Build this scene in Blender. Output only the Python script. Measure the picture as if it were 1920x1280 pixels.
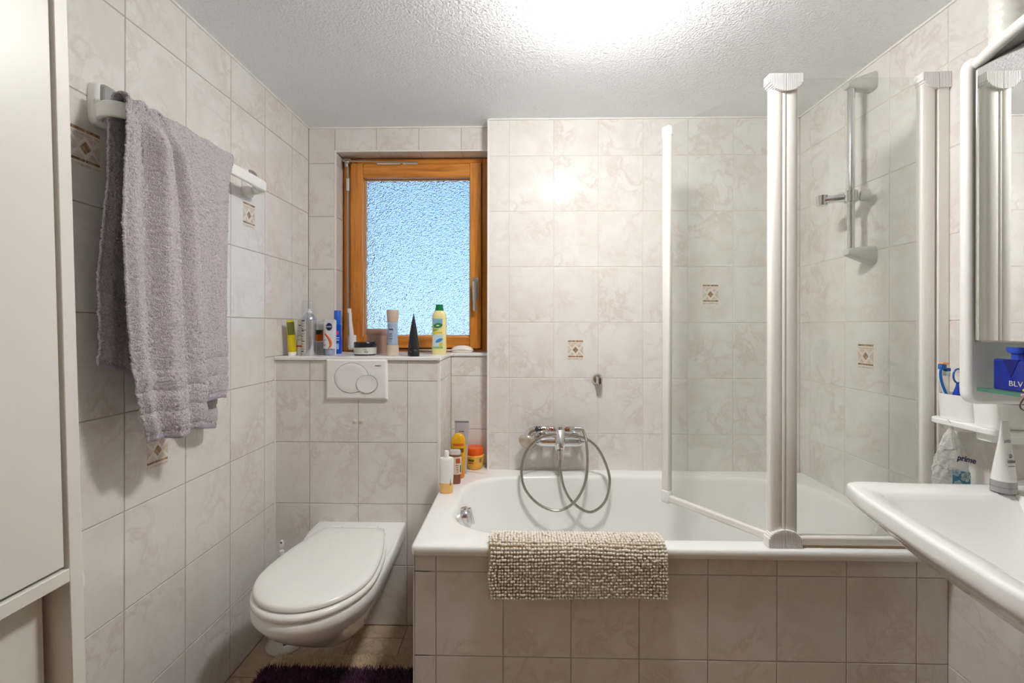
import bpy, bmesh, math, random
import numpy as np
from mathutils import Vector, Matrix

random.seed(7); rng = np.random.default_rng(7)
PI = math.pi
SC = bpy.context.scene
COL = SC.collection
for o in list(bpy.data.objects):
    bpy.data.objects.remove(o)

# ------------------------------------------------------------------ camera
cam_d = bpy.data.cameras.new('camera'); cam = bpy.data.objects.new('camera', cam_d); COL.objects.link(cam)
cam_d.sensor_width = 36.0; cam_d.lens = 36.0*811.8/1920; cam_d.shift_y = -27.9/1920
cam_d.clip_start = 0.02
YAW, ROLL = 0.02082, 0.0016
_h = Vector((math.cos(YAW), math.sin(YAW), 0)); _u = Vector((0, 0, 1))
_r = _h*math.cos(ROLL)+_u*math.sin(ROLL); _up = -_h*math.sin(ROLL)+_u*math.cos(ROLL)
_f = Vector((-math.sin(YAW), math.cos(YAW), 0))
M4 = Matrix(((_r.x, _up.x, -_f.x, 0), (_r.y, _up.y, -_f.y, 0), (_r.z, _up.z, -_f.z, 1.2242), (0, 0, 0, 1)))
cam.matrix_world = M4
SC.camera = cam

# ------------------------------------------------------------------ world / exposure
LAMP_STRENGTH = 164.0
SKY_STRENGTH = 1.25
SC.view_settings.view_transform = 'Standard'; SC.view_settings.look = 'None'
SC.view_settings.exposure = 0.1; SC.view_settings.gamma = 1.0
SC.view_settings.use_curve_mapping = False
SC.cycles.use_denoising = True
SC.cycles.max_bounces = 7; SC.cycles.diffuse_bounces = 5; SC.cycles.glossy_bounces = 4
SC.cycles.transmission_bounces = 5; SC.cycles.transparent_max_bounces = 12
SC.cycles.use_adaptive_sampling = True; SC.cycles.adaptive_threshold = 0.12; SC.cycles.adaptive_min_samples = 16
SC.cycles.use_light_tree = False; SC.cycles.debug_use_spatial_splits = True; SC.cycles.caustics_reflective = False
SC.cycles.sample_clamp_indirect = 6.0
W = bpy.data.worlds.new('world'); SC.world = W; W.use_nodes = True
_nt = W.node_tree; _bg = _nt.nodes['Background']
_tc = _nt.nodes.new('ShaderNodeTexCoord'); _sp = _nt.nodes.new('ShaderNodeSeparateXYZ')
_rp = _nt.nodes.new('ShaderNodeValToRGB')
_nt.links.new(_tc.outputs['Generated'], _sp.inputs[0]); _nt.links.new(_sp.outputs['Z'], _rp.inputs[0])
_rp.color_ramp.elements[0].position = 0.0; _rp.color_ramp.elements[0].color = (0.62, 0.83, 1.0, 1)
_rp.color_ramp.elements[1].position = 0.75; _rp.color_ramp.elements[1].color = (0.10, 0.30, 0.75, 1)
_e = _rp.color_ramp.elements.new(0.22); _e.color = (0.34, 0.62, 0.98, 1)
_nt.links.new(_rp.outputs[0], _bg.inputs[0]); _bg.inputs[1].default_value = SKY_STRENGTH

# ------------------------------------------------------------------ helpers
def C(r, g, b):
    f = lambda c: (c/255/12.92) if c/255 <= .04045 else ((c/255+.055)/1.055)**2.4
    return (f(r), f(g), f(b), 1.0)

MATS = {}
def mat(name, col=None, rough=.5, metal=0., trans=0., ior=1.5, coat=0., sheen=0., emit=None, es=0., spec=None, sss=0., alpha=1.):
    if name in MATS: return MATS[name]
    m = bpy.data.materials.new(name); m.use_nodes = True
    b = m.node_tree.nodes['Principled BSDF']
    if col: b.inputs['Base Color'].default_value = col
    b.inputs['Roughness'].default_value = rough; b.inputs['Metallic'].default_value = metal
    b.inputs['Transmission Weight'].default_value = trans; b.inputs['IOR'].default_value = ior
    b.inputs['Coat Weight'].default_value = coat; b.inputs['Sheen Weight'].default_value = sheen
    if spec is not None: b.inputs['Specular IOR Level'].default_value = spec
    if sss: b.inputs['Subsurface Weight'].default_value = sss; b.inputs['Subsurface Radius'].default_value = (.01, .008, .006)
    b.inputs['Alpha'].default_value = alpha
    if emit: b.inputs['Emission Color'].default_value = emit; b.inputs['Emission Strength'].default_value = es
    MATS[name] = m
    return m

def N(m, typ, **kw):
    n = m.node_tree.nodes.new(typ)
    for k, v in kw.items():
        if k in n.inputs: n.inputs[k].default_value = v
        else: setattr(n, k, v)
    return n
def LK(m, a, b): m.node_tree.links.new(a, b)
def bsdf(m): return m.node_tree.nodes['Principled BSDF']
def bump(m, height, strength=.3, dist=.002):
    b = N(m, 'ShaderNodeBump'); b.inputs['Strength'].default_value = strength; b.inputs['Distance'].default_value = dist
    LK(m, height, b.inputs['Height']); LK(m, b.outputs[0], bsdf(m).inputs['Normal']); return b
def ramp(m, fac, stops):
    r = N(m, 'ShaderNodeValToRGB'); e = r.color_ramp.elements
    while len(e) < len(stops): e.new(.5)
    for i, (p, c) in enumerate(stops): e[i].position = p; e[i].color = c
    LK(m, fac, r.inputs[0]); return r

def wloc(o):
    v = Vector((0, 0, 0))
    while o is not None: v += o.location; o = o.parent
    return v

class MB:
    def __init__(s): s.v = []; s.f = []
    def add(s, vs, fs):
        n = len(s.v); s.v += [tuple(p) for p in vs]; s.f += [tuple(i+n for i in f) for f in fs]; return s
    def box(s, x0, x1, y0, y1, z0, z1):
        return s.add([(x0,y0,z0),(x1,y0,z0),(x1,y1,z0),(x0,y1,z0),(x0,y0,z1),(x1,y0,z1),(x1,y1,z1),(x0,y1,z1)],
                     [(3,2,1,0),(4,5,6,7),(0,1,5,4),(1,2,6,5),(2,3,7,6),(3,0,4,7)])
    def loft(s, rings, cap0=True, cap1=True, closed=True):
        n = len(rings[0]); vs = [p for r in rings for p in r]; fs = []
        for k in range(len(rings)-1):
            for i in range(n if closed else n-1):
                j = (i+1) % n
                fs.append((k*n+i, k*n+j, (k+1)*n+j, (k+1)*n+i))
        if cap0: fs.append(tuple(range(n-1, -1, -1)))
        if cap1: fs.append(tuple((len(rings)-1)*n+i for i in range(n)))
        return s.add(vs, fs)
    def tube(s, pts, r, n=10, caps=True):
        P = [Vector(p) for p in pts]; rs = r if isinstance(r, (list, tuple)) else [r]*len(P)
        t0 = (P[1]-P[0]).normalized(); a = Vector((0, 0, 1)) if abs(t0.z) < .9 else Vector((1, 0, 0))
        nn = t0.cross(a).normalized(); rings = []
        for i, p in enumerate(P):
            t = (P[min(i+1, len(P)-1)]-P[max(i-1, 0)]).normalized()
            nn = (nn - t*nn.dot(t)).normalized(); b = t.cross(nn)
            rings.append([p+(nn*math.cos(2*PI*k/n)+b*math.sin(2*PI*k/n))*rs[i] for k in range(n)])
        return s.loft(rings, caps, caps)
    def cyl(s, a, b, r0, r1=None, n=24): return s.tube([a, b], [r0, r0 if r1 is None else r1], n)
    def lathe(s, prof, c=(0, 0, 0), n=32, axis='z'):
        rings = []
        for r, h in prof:
            ring = []
            for k in range(n):
                q = 2*PI*k/n; x, y = max(r, 1e-5)*math.cos(q), max(r, 1e-5)*math.sin(q)
                p = (x, y, h) if axis == 'z' else (h, x, y) if axis == 'x' else (y, h, x)
                ring.append((c[0]+p[0], c[1]+p[1], c[2]+p[2]))
            rings.append(ring)
        return s.loft(rings)
    def xf(s, M): s.v = [tuple(M @ Vector(p)) for p in s.v]; return s
    def build(s, name, m, parent=None, smooth=35, bevel=0, seg=2, sub=0, solid=0, weld=False):
        off = wloc(parent) if parent else Vector((0, 0, 0))
        me = bpy.data.meshes.new(name)
        me.from_pydata([(p[0]-off.x, p[1]-off.y, p[2]-off.z) for p in s.v], [], s.f)
        bm = bmesh.new(); bm.from_mesh(me)
        if weld: bmesh.ops.remove_doubles(bm, verts=bm.verts, dist=1e-5)
        bmesh.ops.recalc_face_normals(bm, faces=bm.faces); bm.to_mesh(me); bm.free()
        o = bpy.data.objects.new(name, me); COL.objects.link(o)
        if m: me.materials.append(m)
        if parent: o.parent = parent
        if smooth:
            me.polygons.foreach_set('use_smooth', [True]*len(me.polygons)); me.set_sharp_from_angle(angle=math.radians(smooth))
        if bevel:
            b = o.modifiers.new('b', 'BEVEL'); b.width = bevel; b.segments = seg; b.limit_method = 'ANGLE'; b.angle_limit = math.radians(40)
            b.harden_normals = False
        if solid:
            q = o.modifiers.new('s', 'SOLIDIFY'); q.thickness = solid; q.offset = 0
        if sub:
            q = o.modifiers.new('u', 'SUBSURF'); q.levels = sub; q.render_levels = sub
        return o

def tag(o, label, cat, group=None, kind=None):
    o['label'] = label; o['category'] = cat
    if group: o['group'] = group
    if kind: o['kind'] = kind
    return o
def thing(name, loc, label, cat, group=None, kind=None):
    o = bpy.data.objects.new(name, None); COL.objects.link(o); o.location = loc; o.empty_display_size = .05
    return tag(o, label, cat, group, kind)
def se(cx, cy, z, a, b, n=2., N_=40):
    out = []
    for k in range(N_):
        t = 2*PI*k/N_; c, s_ = math.cos(t), math.sin(t)
        out.append((cx+a*math.copysign(abs(c)**(2/n), c), cy+b*math.copysign(abs(s_)**(2/n), s_), z))
    return out
def catmull(P, k=8):
    P = [Vector(p) for p in P]; out = []
    for i in range(len(P)-1):
        a, b, c, d = P[max(i-1, 0)], P[i], P[i+1], P[min(i+2, len(P)-1)]
        for j in range(k):
            t = j/k
            out.append(.5*((2*b)+(c-a)*t+(2*a-5*b+4*c-d)*t*t+(3*b-a-3*c+d)*t**3))
    out.append(P[-1]); return out
def text(name, body, size, m, parent, origin, right=(1, 0, 0), up=(0, 0, 1), ext=.0003, align='CENTER', bold=0):
    cu = bpy.data.curves.new('t', 'FONT'); cu.body = body; cu.size = size; cu.align_x = align; cu.align_y = 'CENTER'; cu.extrude = ext
    cu.offset = bold; cu.resolution_u = 3
    t = bpy.data.objects.new('t', cu); COL.objects.link(t)
    dg = bpy.context.evaluated_depsgraph_get(); me = bpy.data.meshes.new_from_object(t.evaluated_get(dg))
    R = Vector(right).normalized(); U = Vector(up).normalized(); F = R.cross(U); o_ = Vector(origin)-wloc(parent)
    M = Matrix(((R.x, U.x, F.x, o_.x), (R.y, U.y, F.y, o_.y), (R.z, U.z, F.z, o_.z), (0, 0, 0, 1)))
    me.transform(M); bpy.data.objects.remove(t); bpy.data.curves.remove(cu)
    me.materials.clear(); me.materials.append(m); me.name = name
    o = bpy.data.objects.new(name, me); COL.objects.link(o); o.parent = parent; return o

# ------------------------------------------------------------------ materials
def marble(name, light, dark, vein, rough=.12, scale=1.):
    m = mat(name, light, rough, coat=.0, spec=.5)
    tc = N(m, 'ShaderNodeTexCoord'); oi = N(m, 'ShaderNodeObjectInfo')
    mul = N(m, 'ShaderNodeVectorMath', operation='SCALE'); mul.inputs[0].default_value = (37., 91., 53.); LK(m, oi.outputs['Random'], mul.inputs['Scale'])
    ad = N(m, 'ShaderNodeVectorMath', operation='ADD'); LK(m, tc.outputs['Object'], ad.inputs[0]); LK(m, mul.outputs[0], ad.inputs[1])
    n1 = N(m, 'ShaderNodeTexNoise', Scale=7.*scale, Detail=5., Roughness=.6, Distortion=.8); LK(m, ad.outputs[0], n1.inputs['Vector'])
    n2 = N(m, 'ShaderNodeTexNoise', Scale=9.*scale, Detail=5., Roughness=.62, Distortion=.5); LK(m, ad.outputs[0], n2.inputs['Vector'])
    sb = N(m, 'ShaderNodeMath', operation='SUBTRACT'); LK(m, n2.outputs['Fac'], sb.inputs[0]); sb.inputs[1].default_value = .5
    ab = N(m, 'ShaderNodeMath', operation='ABSOLUTE'); LK(m, sb.outputs[0], ab.inputs[0])
    v = ramp(m, ab.outputs[0], [(0., (1, 1, 1, 1)), (.06, (0, 0, 0, 1))])
    n3 = N(m, 'ShaderNodeTexNoise', Scale=5.*scale, Detail=1.); LK(m, ad.outputs[0], n3.inputs['Vector'])
    k = ramp(m, n3.outputs['Fac'], [(.42, (0, 0, 0, 1)), (.62, (1, 1, 1, 1))])
    mm = N(m, 'ShaderNodeMath', operation='MULTIPLY'); LK(m, v.outputs[0], mm.inputs[0]); LK(m, k.outputs[0], mm.inputs[1])
    cl = ramp(m, n1.outputs['Fac'], [(.36, dark), (.62, light)])
    mx = N(m, 'ShaderNodeMix', data_type='RGBA'); LK(m, mm.outputs[0], mx.inputs['Factor']); LK(m, cl.outputs[0], mx.inputs[6]); mx.inputs[7].default_value = vein
    LK(m, mx.outputs[2], bsdf(m).inputs['Base Color'])
    return m
TILE = marble('wall_tile', C(234, 231, 227), C(227, 222, 216), C(219, 211, 204), .075)
FTILE = marble('floor_tile', C(208, 190, 166), C(192, 172, 146), C(172, 148, 120), .3)
GROUT = mat('grout', C(182, 173, 164), .85)
LIT_GROUT = mat('lit_grout', C(222, 216, 208), .8)  # same grout as elsewhere, with the brighter lighting put into its colour
TRIM = mat('white_trim', C(238, 236, 232), .3)
CERAMIC = mat('white_ceramic', C(247, 247, 245), .07, coat=.3)
ENAMEL = mat('white_enamel', C(246, 246, 244), .12, coat=.3)
SEAT = mat('seat_plastic', C(247, 246, 243), .22)
PLASTIC = mat('white_plastic', C(245, 244, 242), .28)
CREAMPL = mat('cream_profile', C(238, 235, 229), .3)
CHROME = mat('chrome', C(225, 226, 228), .08, 1.)
STEEL = mat('brushed_steel', C(190, 186, 178), .28, 1.)
SILVER = mat('silver_plastic', C(176, 176, 176), .3, .6)
LAC = mat('cabinet_lacquer', C(229, 226, 219), .35)
DARK = mat('dark_gap', C(70, 62, 55), .8)
INLAY = mat('inlay_brown', C(150, 112, 78), .2)
INLAY2 = mat('inlay_tan', C(205, 184, 160), .2)
INLAY3 = mat('inlay_line', C(230, 224, 216), .15)
def inlay_tex(m, a, b):
    tc = N(m, 'ShaderNodeTexCoord'); n = N(m, 'ShaderNodeTexNoise', Scale=90., Detail=3.); LK(m, tc.outputs['Object'], n.inputs['Vector'])
    r = ramp(m, n.outputs['Fac'], [(.35, a), (.65, b)]); LK(m, r.outputs[0], bsdf(m).inputs['Base Color'])
inlay_tex(INLAY, C(132, 98, 68), C(188, 156, 120)); inlay_tex(INLAY2, C(200, 184, 166), C(224, 214, 202))

CEIL = mat('stucco_ceiling', C(247, 250, 252), .9)
_t = N(CEIL, 'ShaderNodeTexCoord'); _n = N(CEIL, 'ShaderNodeTexNoise', Scale=75., Detail=4., Roughness=.55, Distortion=1.2); LK(CEIL, _t.outputs['Object'], _n.inputs['Vector'])
_v = N(CEIL, 'ShaderNodeTexVoronoi', Scale=120.); LK(CEIL, _t.outputs['Object'], _v.inputs['Vector'])
_m = N(CEIL, 'ShaderNodeMath', operation='ADD'); LK(CEIL, _n.outputs['Fac'], _m.inputs[0]); _m2 = N(CEIL, 'ShaderNodeMath', operation='MULTIPLY'); LK(CEIL, _v.outputs['Distance'], _m2.inputs[0]); _m2.inputs[1].default_value = .25
LK(CEIL, _m2.outputs[0], _m.inputs[1]); bump(CEIL, _m.outputs[0], .75, .006)

def wood(name, axis):
    m = mat(name, C(178, 104, 28), .32, coat=.25)
    tc = N(m, 'ShaderNodeTexCoord'); mp = N(m, 'ShaderNodeMapping'); LK(m, tc.outputs['Object'], mp.inputs[0])
    s = [26., 26., 26.]; s[axis] = 1.6; mp.inputs['Scale'].default_value = s
    n = N(m, 'ShaderNodeTexNoise', Scale=2.2, Detail=6., Roughness=.65, Distortion=.6); LK(m, mp.outputs[0], n.inputs['Vector'])
    r = ramp(m, n.outputs['Fac'], [(.3, C(172, 98, 24)), (.5, C(208, 132, 46)), (.7, C(224, 152, 66))])
    v = N(m, 'ShaderNodeTexVoronoi', Scale=5.5); LK(m, tc.outputs['Object'], v.inputs['Vector'])
    kn = ramp(m, v.outputs['Distance'], [(.03, (1, 1, 1, 1)), (.09, (0, 0, 0, 1))])
    mx = N(m, 'ShaderNodeMix', data_type='RGBA'); LK(m, kn.outputs[0], mx.inputs['Factor']); LK(m, r.outputs[0], mx.inputs[6]); mx.inputs[7].default_value = C(112, 56, 14)
    LK(m, mx.outputs[2], bsdf(m).inputs['Base Color']); return m
WOODV = wood('pine_vertical', 2); WOODH = wood('pine_horizontal', 0)

def thin_glass(name, tint, gl=.0):
    m = bpy.data.materials.new(name); m.use_nodes = True; nt = m.node_tree; nt.nodes.clear()
    o = nt.nodes.new('ShaderNodeOutputMaterial'); t = nt.nodes.new('ShaderNodeBsdfTransparent'); t.inputs[0].default_value = tint
    g = nt.nodes.new('ShaderNodeBsdfGlossy'); g.inputs['Roughness'].default_value = gl
    fr = nt.nodes.new('ShaderNodeFresnel'); ge = nt.nodes.new('ShaderNodeNewGeometry')
    mr = nt.nodes.new('ShaderNodeMapRange'); mr.inputs[3].default_value = 1.45; mr.inputs[4].default_value = 1/1.45   # both faces of the sheet reflect alike
    nt.links.new(ge.outputs['Backfacing'], mr.inputs[0]); nt.links.new(mr.outputs[0], fr.inputs[0])
    mx = nt.nodes.new('ShaderNodeMixShader'); nt.links.new(fr.outputs[0], mx.inputs[0]); nt.links.new(t.outputs[0], mx.inputs[1]); nt.links.new(g.outputs[0], mx.inputs[2])
    nt.links.new(mx.outputs[0], o.inputs[0]); MATS[name] = m; return m
GLASS = thin_glass('shower_glass', (.965, .975, .965, 1))

PANE = bpy.data.materials.new('pebbled_window_glass'); PANE.use_nodes = True
_b = bsdf(PANE); _b.inputs['Transmission Weight'].default_value = 1.; _b.inputs['Roughness'].default_value = .16; _b.inputs['IOR'].default_value = 1.45
_b.inputs['Base Color'].default_value = (.92, .97, 1, 1)
_t = N(PANE, 'ShaderNodeTexCoord'); _v = N(PANE, 'ShaderNodeTexVoronoi', Scale=165., feature='SMOOTH_F1'); _v.inputs['Smoothness'].default_value = .5
LK(PANE, _t.outputs['Object'], _v.inputs['Vector']); bump(PANE, _v.outputs['Distance'], 1., .0045)
# ------------------------------------------------------------------ room dimensions (metres)
XL, XR, YW, YB, YX, YP, ZC = -1.014, 1.252, 2.043, 1.970, 1.764, 1.293, 2.169
YBK = -1.05            # wall behind the camera
XA, XBW = -.331, -.151  # right face of the cistern box, left edge of the bath wall
GAP = .0024; REC = .0014
def struct(name, mb, m, label, cat='wall'):
    o = mb.build(name, m, smooth=0); return tag(o, label, cat, kind='structure')

wall_left = struct('wall_left', MB().box(XL-.12, XL-REC, YBK-.1, 2.35, 0, ZC+.1), GROUT, 'left wall of glossy cream marbled tiles behind the towel rail')
wall_right = struct('wall_right', MB().box(XR+REC, XR+.12, YBK-.1, 2.35, 0, ZC+.1), LIT_GROUT, 'right wall of cream marbled tiles behind washbasin and shower rail')
wall_back = struct('wall_back', MB().box(XL-REC, -.8845, YW+REC, 2.35, 0, ZC).box(-.8845, XBW, YW+REC, 2.35, 2.0565, ZC)
                   .box(-.8845, XBW, YW+REC, 2.35, 0, 1.084).box(-.8845, -.8844, YW, 2.3, 1.08, 2.06), GROUT, 'tiled wall around the wooden window')
wall_bath = struct('wall_bath', MB().box(XBW+.004, XR+REC, YB+REC, 2.35, 0, ZC), LIT_GROUT, 'tiled wall behind the bathtub carrying the mixer tap')
wall_ledge = struct('wall_ledge', MB().box(XL-REC, XA-REC, YX+REC, YW+REC, 0, 1.084), GROUT, 'tiled half-height boxing behind the toilet')
wall_tub = struct('wall_tub', MB().box(XA+.012, XR+REC, YP+REC, YP+.05, 0, .545).box(XA+.012, XA+.06, YP+REC, YX, 0, .545), GROUT, 'tiled front panel of the bathtub')
wall_front = struct('wall_front', MB().box(XL-.1, XR+.1, YBK-.12, YBK, 0, ZC), mat('plain_wall', C(214, 202, 188), .6), 'plain wall on the far side of the room from the window')
door = MB().box(-.45, .45, YBK, YBK+.035, .005, 2.0)  # unseen door, added behind the camera for darker, warmer bounce light
_d = tag(door.build('bounce_door_1', WOODV, smooth=0), 'brown wooden door added out of view to warm the bounced light', 'door', kind='structure')
floor = struct('floor', MB().box(XL-.1, XR+.1, YBK-.1, 2.3, -.1, -REC), mat('floor_grout', C(150, 132, 112), .9), 'beige tiled bathroom floor', 'floor')
ceiling = struct('ceiling', MB().box(XL-.1, XR+.1, YBK-.1, 2.35, ZC, ZC+.1), CEIL, 'white rough stucco ceiling', 'ceiling')

_tc_ = {}
def tile_mesh(axis, w, h, m):
    k = (axis, round(w, 4), round(h, 4), m.name)
    if k in _tc_: return _tc_[k]
    a, b = w/2, h/2; c = min(.0013, a*.3, b*.3); vs = []
    for (u, v, n) in [(a-c, b-c, 0), (a-.0003, b-.0003, -.0008), (a, b, -.0035)]:
        for su, sv in ((-1, -1), (1, -1), (1, 1), (-1, 1)):
            p = (su*u, sv*v, n)
            vs.append({'x+': (p[2], p[0], p[1]), 'x-': (-p[2], p[0], p[1]), 'y-': (p[0], -p[2], p[1]), 'z+': (p[0], p[1], p[2]), 'z-': (p[0], p[1], -p[2])}[axis])
    fs = [(0, 1, 2, 3)]
    for r in (0, 4):
        for i in range(4): j = (i+1) % 4; fs.append((r+i, r+4+i, r+4+j, r+j))
    me = bpy.data.meshes.new('tile'); me.from_pydata(vs, [], fs)
    bm = bmesh.new(); bm.from_mesh(me); bmesh.ops.recalc_face_normals(bm, faces=bm.faces)
    bm.normal_update()
    f0 = [f for f in bm.faces if len(f.verts) == 4][0]
    want = {'x+': Vector((1, 0, 0)), 'x-': Vector((-1, 0, 0)), 'y-': Vector((0, -1, 0)), 'z+': Vector((0, 0, 1)), 'z-': Vector((0, 0, -1))}[axis]
    bm.faces.ensure_lookup_table()
    if bm.faces[0].normal.dot(want) < 0: bmesh.ops.reverse_faces(bm, faces=bm.faces)
    bm.to_mesh(me); bm.free(); me.materials.append(m); _tc_[k] = me
    return me
def lay(parent, axis, plane, region, us, vs, m=None, wob=.0014, name='tile'):
    """tiles of one rectangle, cut along the joint lines us / vs"""
    m = m or TILE; u0, u1, v0, v1 = region; out = {}
    U = [u0]+[u for u in us if u0+.004 < u < u1-.004]+[u1]; V = [v0]+[v for v in vs if v0+.004 < v < v1-.004]+[v1]
    for i in range(len(U)-1):
        for j in range(len(V)-1):
            w, h = U[i+1]-U[i]-GAP, V[j+1]-V[j]-GAP
            if w < .006 or h < .006: continue
            cu, cv = (U[i]+U[i+1])/2, (V[j]+V[j+1])/2
            o = bpy.data.objects.new(name, tile_mesh(axis, w, h, m)); COL.objects.link(o); o.parent = parent
            o.location = {'x': (plane, cu, cv), 'y': (cu, plane, cv), 'z': (cu, cv, plane)}[axis[0]]
            if min(w, h) > .05: o.rotation_euler = [random.uniform(-wob, wob)*(k != 'xyz'.index(axis[0])) for k in range(3)]
            out[(i, j)] = (o, cu, cv)
    return list(out.values())
seq = lambda a, d, n: [a+d*k for k in range(n)]
ZR = seq(.235, .252, 8); ZLr = seq(1.2552-4*.2532, .2532, 8); ZBX = seq(1.2522-4*.252, .252, 4); ZPN = seq(1.2457-4*.252, .252, 2)
YLc = seq(1.0874-3*.202, .202, 8); YRc = sorted(seq(1.9024, -.202, 7)); XBc = seq(-.0555, .202, 7); XXc = seq(-.8697, .202, 3); XPc = seq(-.2536, .202, 8)
XWc = seq(-.8904, .202, 4)
# the left wall reaches behind the boxing only above the ledge, so cut one column there
TL = lay(wall_left, 'x+', XL, (.4814, 1.6934, 0, ZC), YLc, ZLr)
TL += lay(wall_left, 'x+', XL, (1.6934, YX, 0, 1.1), [], ZLr) + lay(wall_left, 'x+', XL, (1.6934, YW, 1.1, ZC), YLc, ZLr)
TR = lay(wall_right, 'x-', XR, (.6904, YB, 0, ZC), YRc, ZR)
TB = lay(wall_bath, 'y-', YB, (XBW+.005, XR, .568, ZC), XBc, ZR)
lay(wall_ledge, 'y-', YX, (XL, XA-.004, 0, 1.084), XXc, ZBX)
lay(wall_ledge, 'x+', XA, (YX+.004, YW, .545, 1.084), [YX+.14], ZBX)
lay(wall_tub, 'y-', YP, (XA+.012, XR, 0, .545), XPc, ZPN)
lay(wall_tub, 'x-', XA+.0108, (YP+.004, YX, 0, .545), seq(YP+.1, .202, 3), ZPN)
lay(wall_back, 'y-', YW, (XL, -.888, 1.1, ZC), [], ZR)
lay(wall_back, 'y-', YW, (-.888, XBW, 2.060, ZC), XWc, ZR)
lay(wall_back, 'y-', YW, (XA, XBW, .575, 1.084), [], ZR)
lay(wall_back, 'x+', -.883, (YW+.003, 2.128, 1.1, 2.055), [], ZR)
lay(wall_back, 'z-', 2.055, (-.883, XBW, YW+.003, 2.128), XWc, [])
lay(floor, 'z+', 0., (XL, XA+.012, .70, YX), seq(-.86, .2, 5), seq(.892, .2, 5), FTILE, .0008, 'floor_tile')

# inlaid decor motifs: small coloured pieces set into single tiles
def decor(t, axis, cz=None):
    o, cu, cv = t
    def put(mname, mat_, polys):
        mb = MB()
        for P in polys:
            n = len(P); e = .0004
            vs = []
            for d in (-.001, e):
                for (u, v) in P:
                    vs.append({'x+': (d, u, v), 'x-': (-d, u, v), 'y-': (u, -d, v)}[axis])
            mb.add(vs, [tuple(range(n)), tuple(range(2*n-1, n-1, -1))]+[(i, (i+1) % n, n+(i+1) % n, n+i) for i in range(n)])
        q = mb.build(mname, mat_, smooth=0); q.parent = o; return q
    R = lambda a, b, c, d: [(a, c), (b, c), (b, d), (a, d)]
    H = .034
    put('inlay_ground', INLAY3, [R(-H, H, -.046, .046)])
    z = lambda P, k=.0006: P
    def put2(mname, mat_, polys, lift):
        mb = MB()
        for P in polys:
            n = len(P); vs = []
            for d in (.0002, lift):
                for (u, v) in P: vs.append({'x+': (d, u, v), 'x-': (-d, u, v), 'y-': (u, -d, v)}[axis])
            mb.add(vs, [tuple(range(n)), tuple(range(2*n-1, n-1, -1))]+[(i, (i+1) % n, n+(i+1) % n, n+i) for i in range(n)])
        q = mb.build(mname, mat_, smooth=0); q.parent = o
    put2('inlay_diamond', INLAY, [[(0, -.013), (.013, .002), (0, .017), (-.013, .002)]], .0008)
    for P in (R(-H, -.001, .038, .045), R(.001, H, .038, .045), R(-H, -.001, -.031, -.025), R(.001, H, -.031, -.025)): put2('inlay_bar', INLAY, [P], .0008)
    for P in (R(-H, -.018, .028, .034), R(-.016, .016, .028, .034), R(.018, H, .028, .034), R(-H, -.014, -.042, -.036), R(-.012, .015, -.042, -.036), R(.017, H, -.042, -.036)): put2('inlay_bar', INLAY2, [P], .0008)
    for s in (-1, 1):
        put2('inlay_triangle', INLAY2, [[(s*.016, .002), (s*H, .020), (s*H, -.016)]], .0008)
        put2('inlay_triangle', INLAY2, [[(s*.003, -.023), (s*.030, -.023), (s*.0165, -.007)]], .0008)
        put2('inlay_triangle', INLAY2, [[(s*.003, .026), (s*.029, .026), (s*.016, .011)]], .0008)
def nearest(T, u, v): return min(T, key=lambda t: (t[1]-u)**2+(t[2]-v)**2)
for u, v in ((.986, 1.637), (1.594, 1.632), (1.190, .864)): decor(nearest(TL, u, v), 'x+')
decor(nearest(TR, 1.596, 1.117), 'x-')
for u, v in ((.247, 1.117), (.853, 1.369)): decor(nearest(TB, u, v), 'y-')

# white edge trims and the stone sill
trims = [('trim_1', MB().box(XA-.010, XA+.0005, YX-.0015, YX+.010, .545, 1.084), 'white edge strip on the corner of the toilet boxing'),
         ('trim_2', MB().box(XBW-.003, XBW+.0065, YB-.0015, YW-.002, .572, ZC), 'white edge strip on the left end of the bath wall'),
         ('trim_3', MB().box(XA+.009, XA+.0125, YP-.0015, YP+.004, 0, .545), 'white edge strip on the corner of the tub panel'),
         ('trim_4', MB().box(-.888, -.8805, YW-.0015, YW+.006, 1.1, 2.0605).box(-.8805, XBW-.003, YW-.0015, YW+.006, 2.0535, 2.0605), 'white edge strip framing the window recess'),
         ('trim_5', MB().box(XL, XL+.004, YX-.004, YX, .02, 1.084), 'white silicone joint beside the toilet boxing'),
         ('trim_6', MB().box(XL, XL+.006, .3, YW, ZC-.006, ZC).box(XL, XBW-.003, YW-.006, YW, ZC-.006, ZC).box(XBW+.006, XR, YB-.006, YB, ZC-.006, ZC).box(XR-.006, XR, .3, YB, ZC-.006, ZC), 'white sealant line where tiles meet the ceiling')]
for n_, mb_, l_ in trims: tag(mb_.build(n_, TRIM, smooth=0), l_, 'trim', kind='structure')
sill = MB()
_o = [(XL+.0005, YX-.010), (XA+.004, YX-.010), (XA+.004, YW-.008), (XBW-.0035, YW-.008), (XBW-.0035, 2.165), (-.8825, 2.165), (-.8825, YW-.0005), (XL+.0005, YW-.0005)]
sill.add([(x, y, z) for z in (1.085, 1.100) for x, y in _o], [tuple(range(7, -1, -1)), tuple(range(8, 16))]+[(i, (i+1) % 8, 8+(i+1) % 8, 8+i) for i in range(8)])
tag(sill.build('trim_7', mat('sill_stone', C(240, 239, 237), .25), smooth=0, bevel=.003), 'white window sill slab carrying the toiletries', 'sill', kind='structure')
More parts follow.
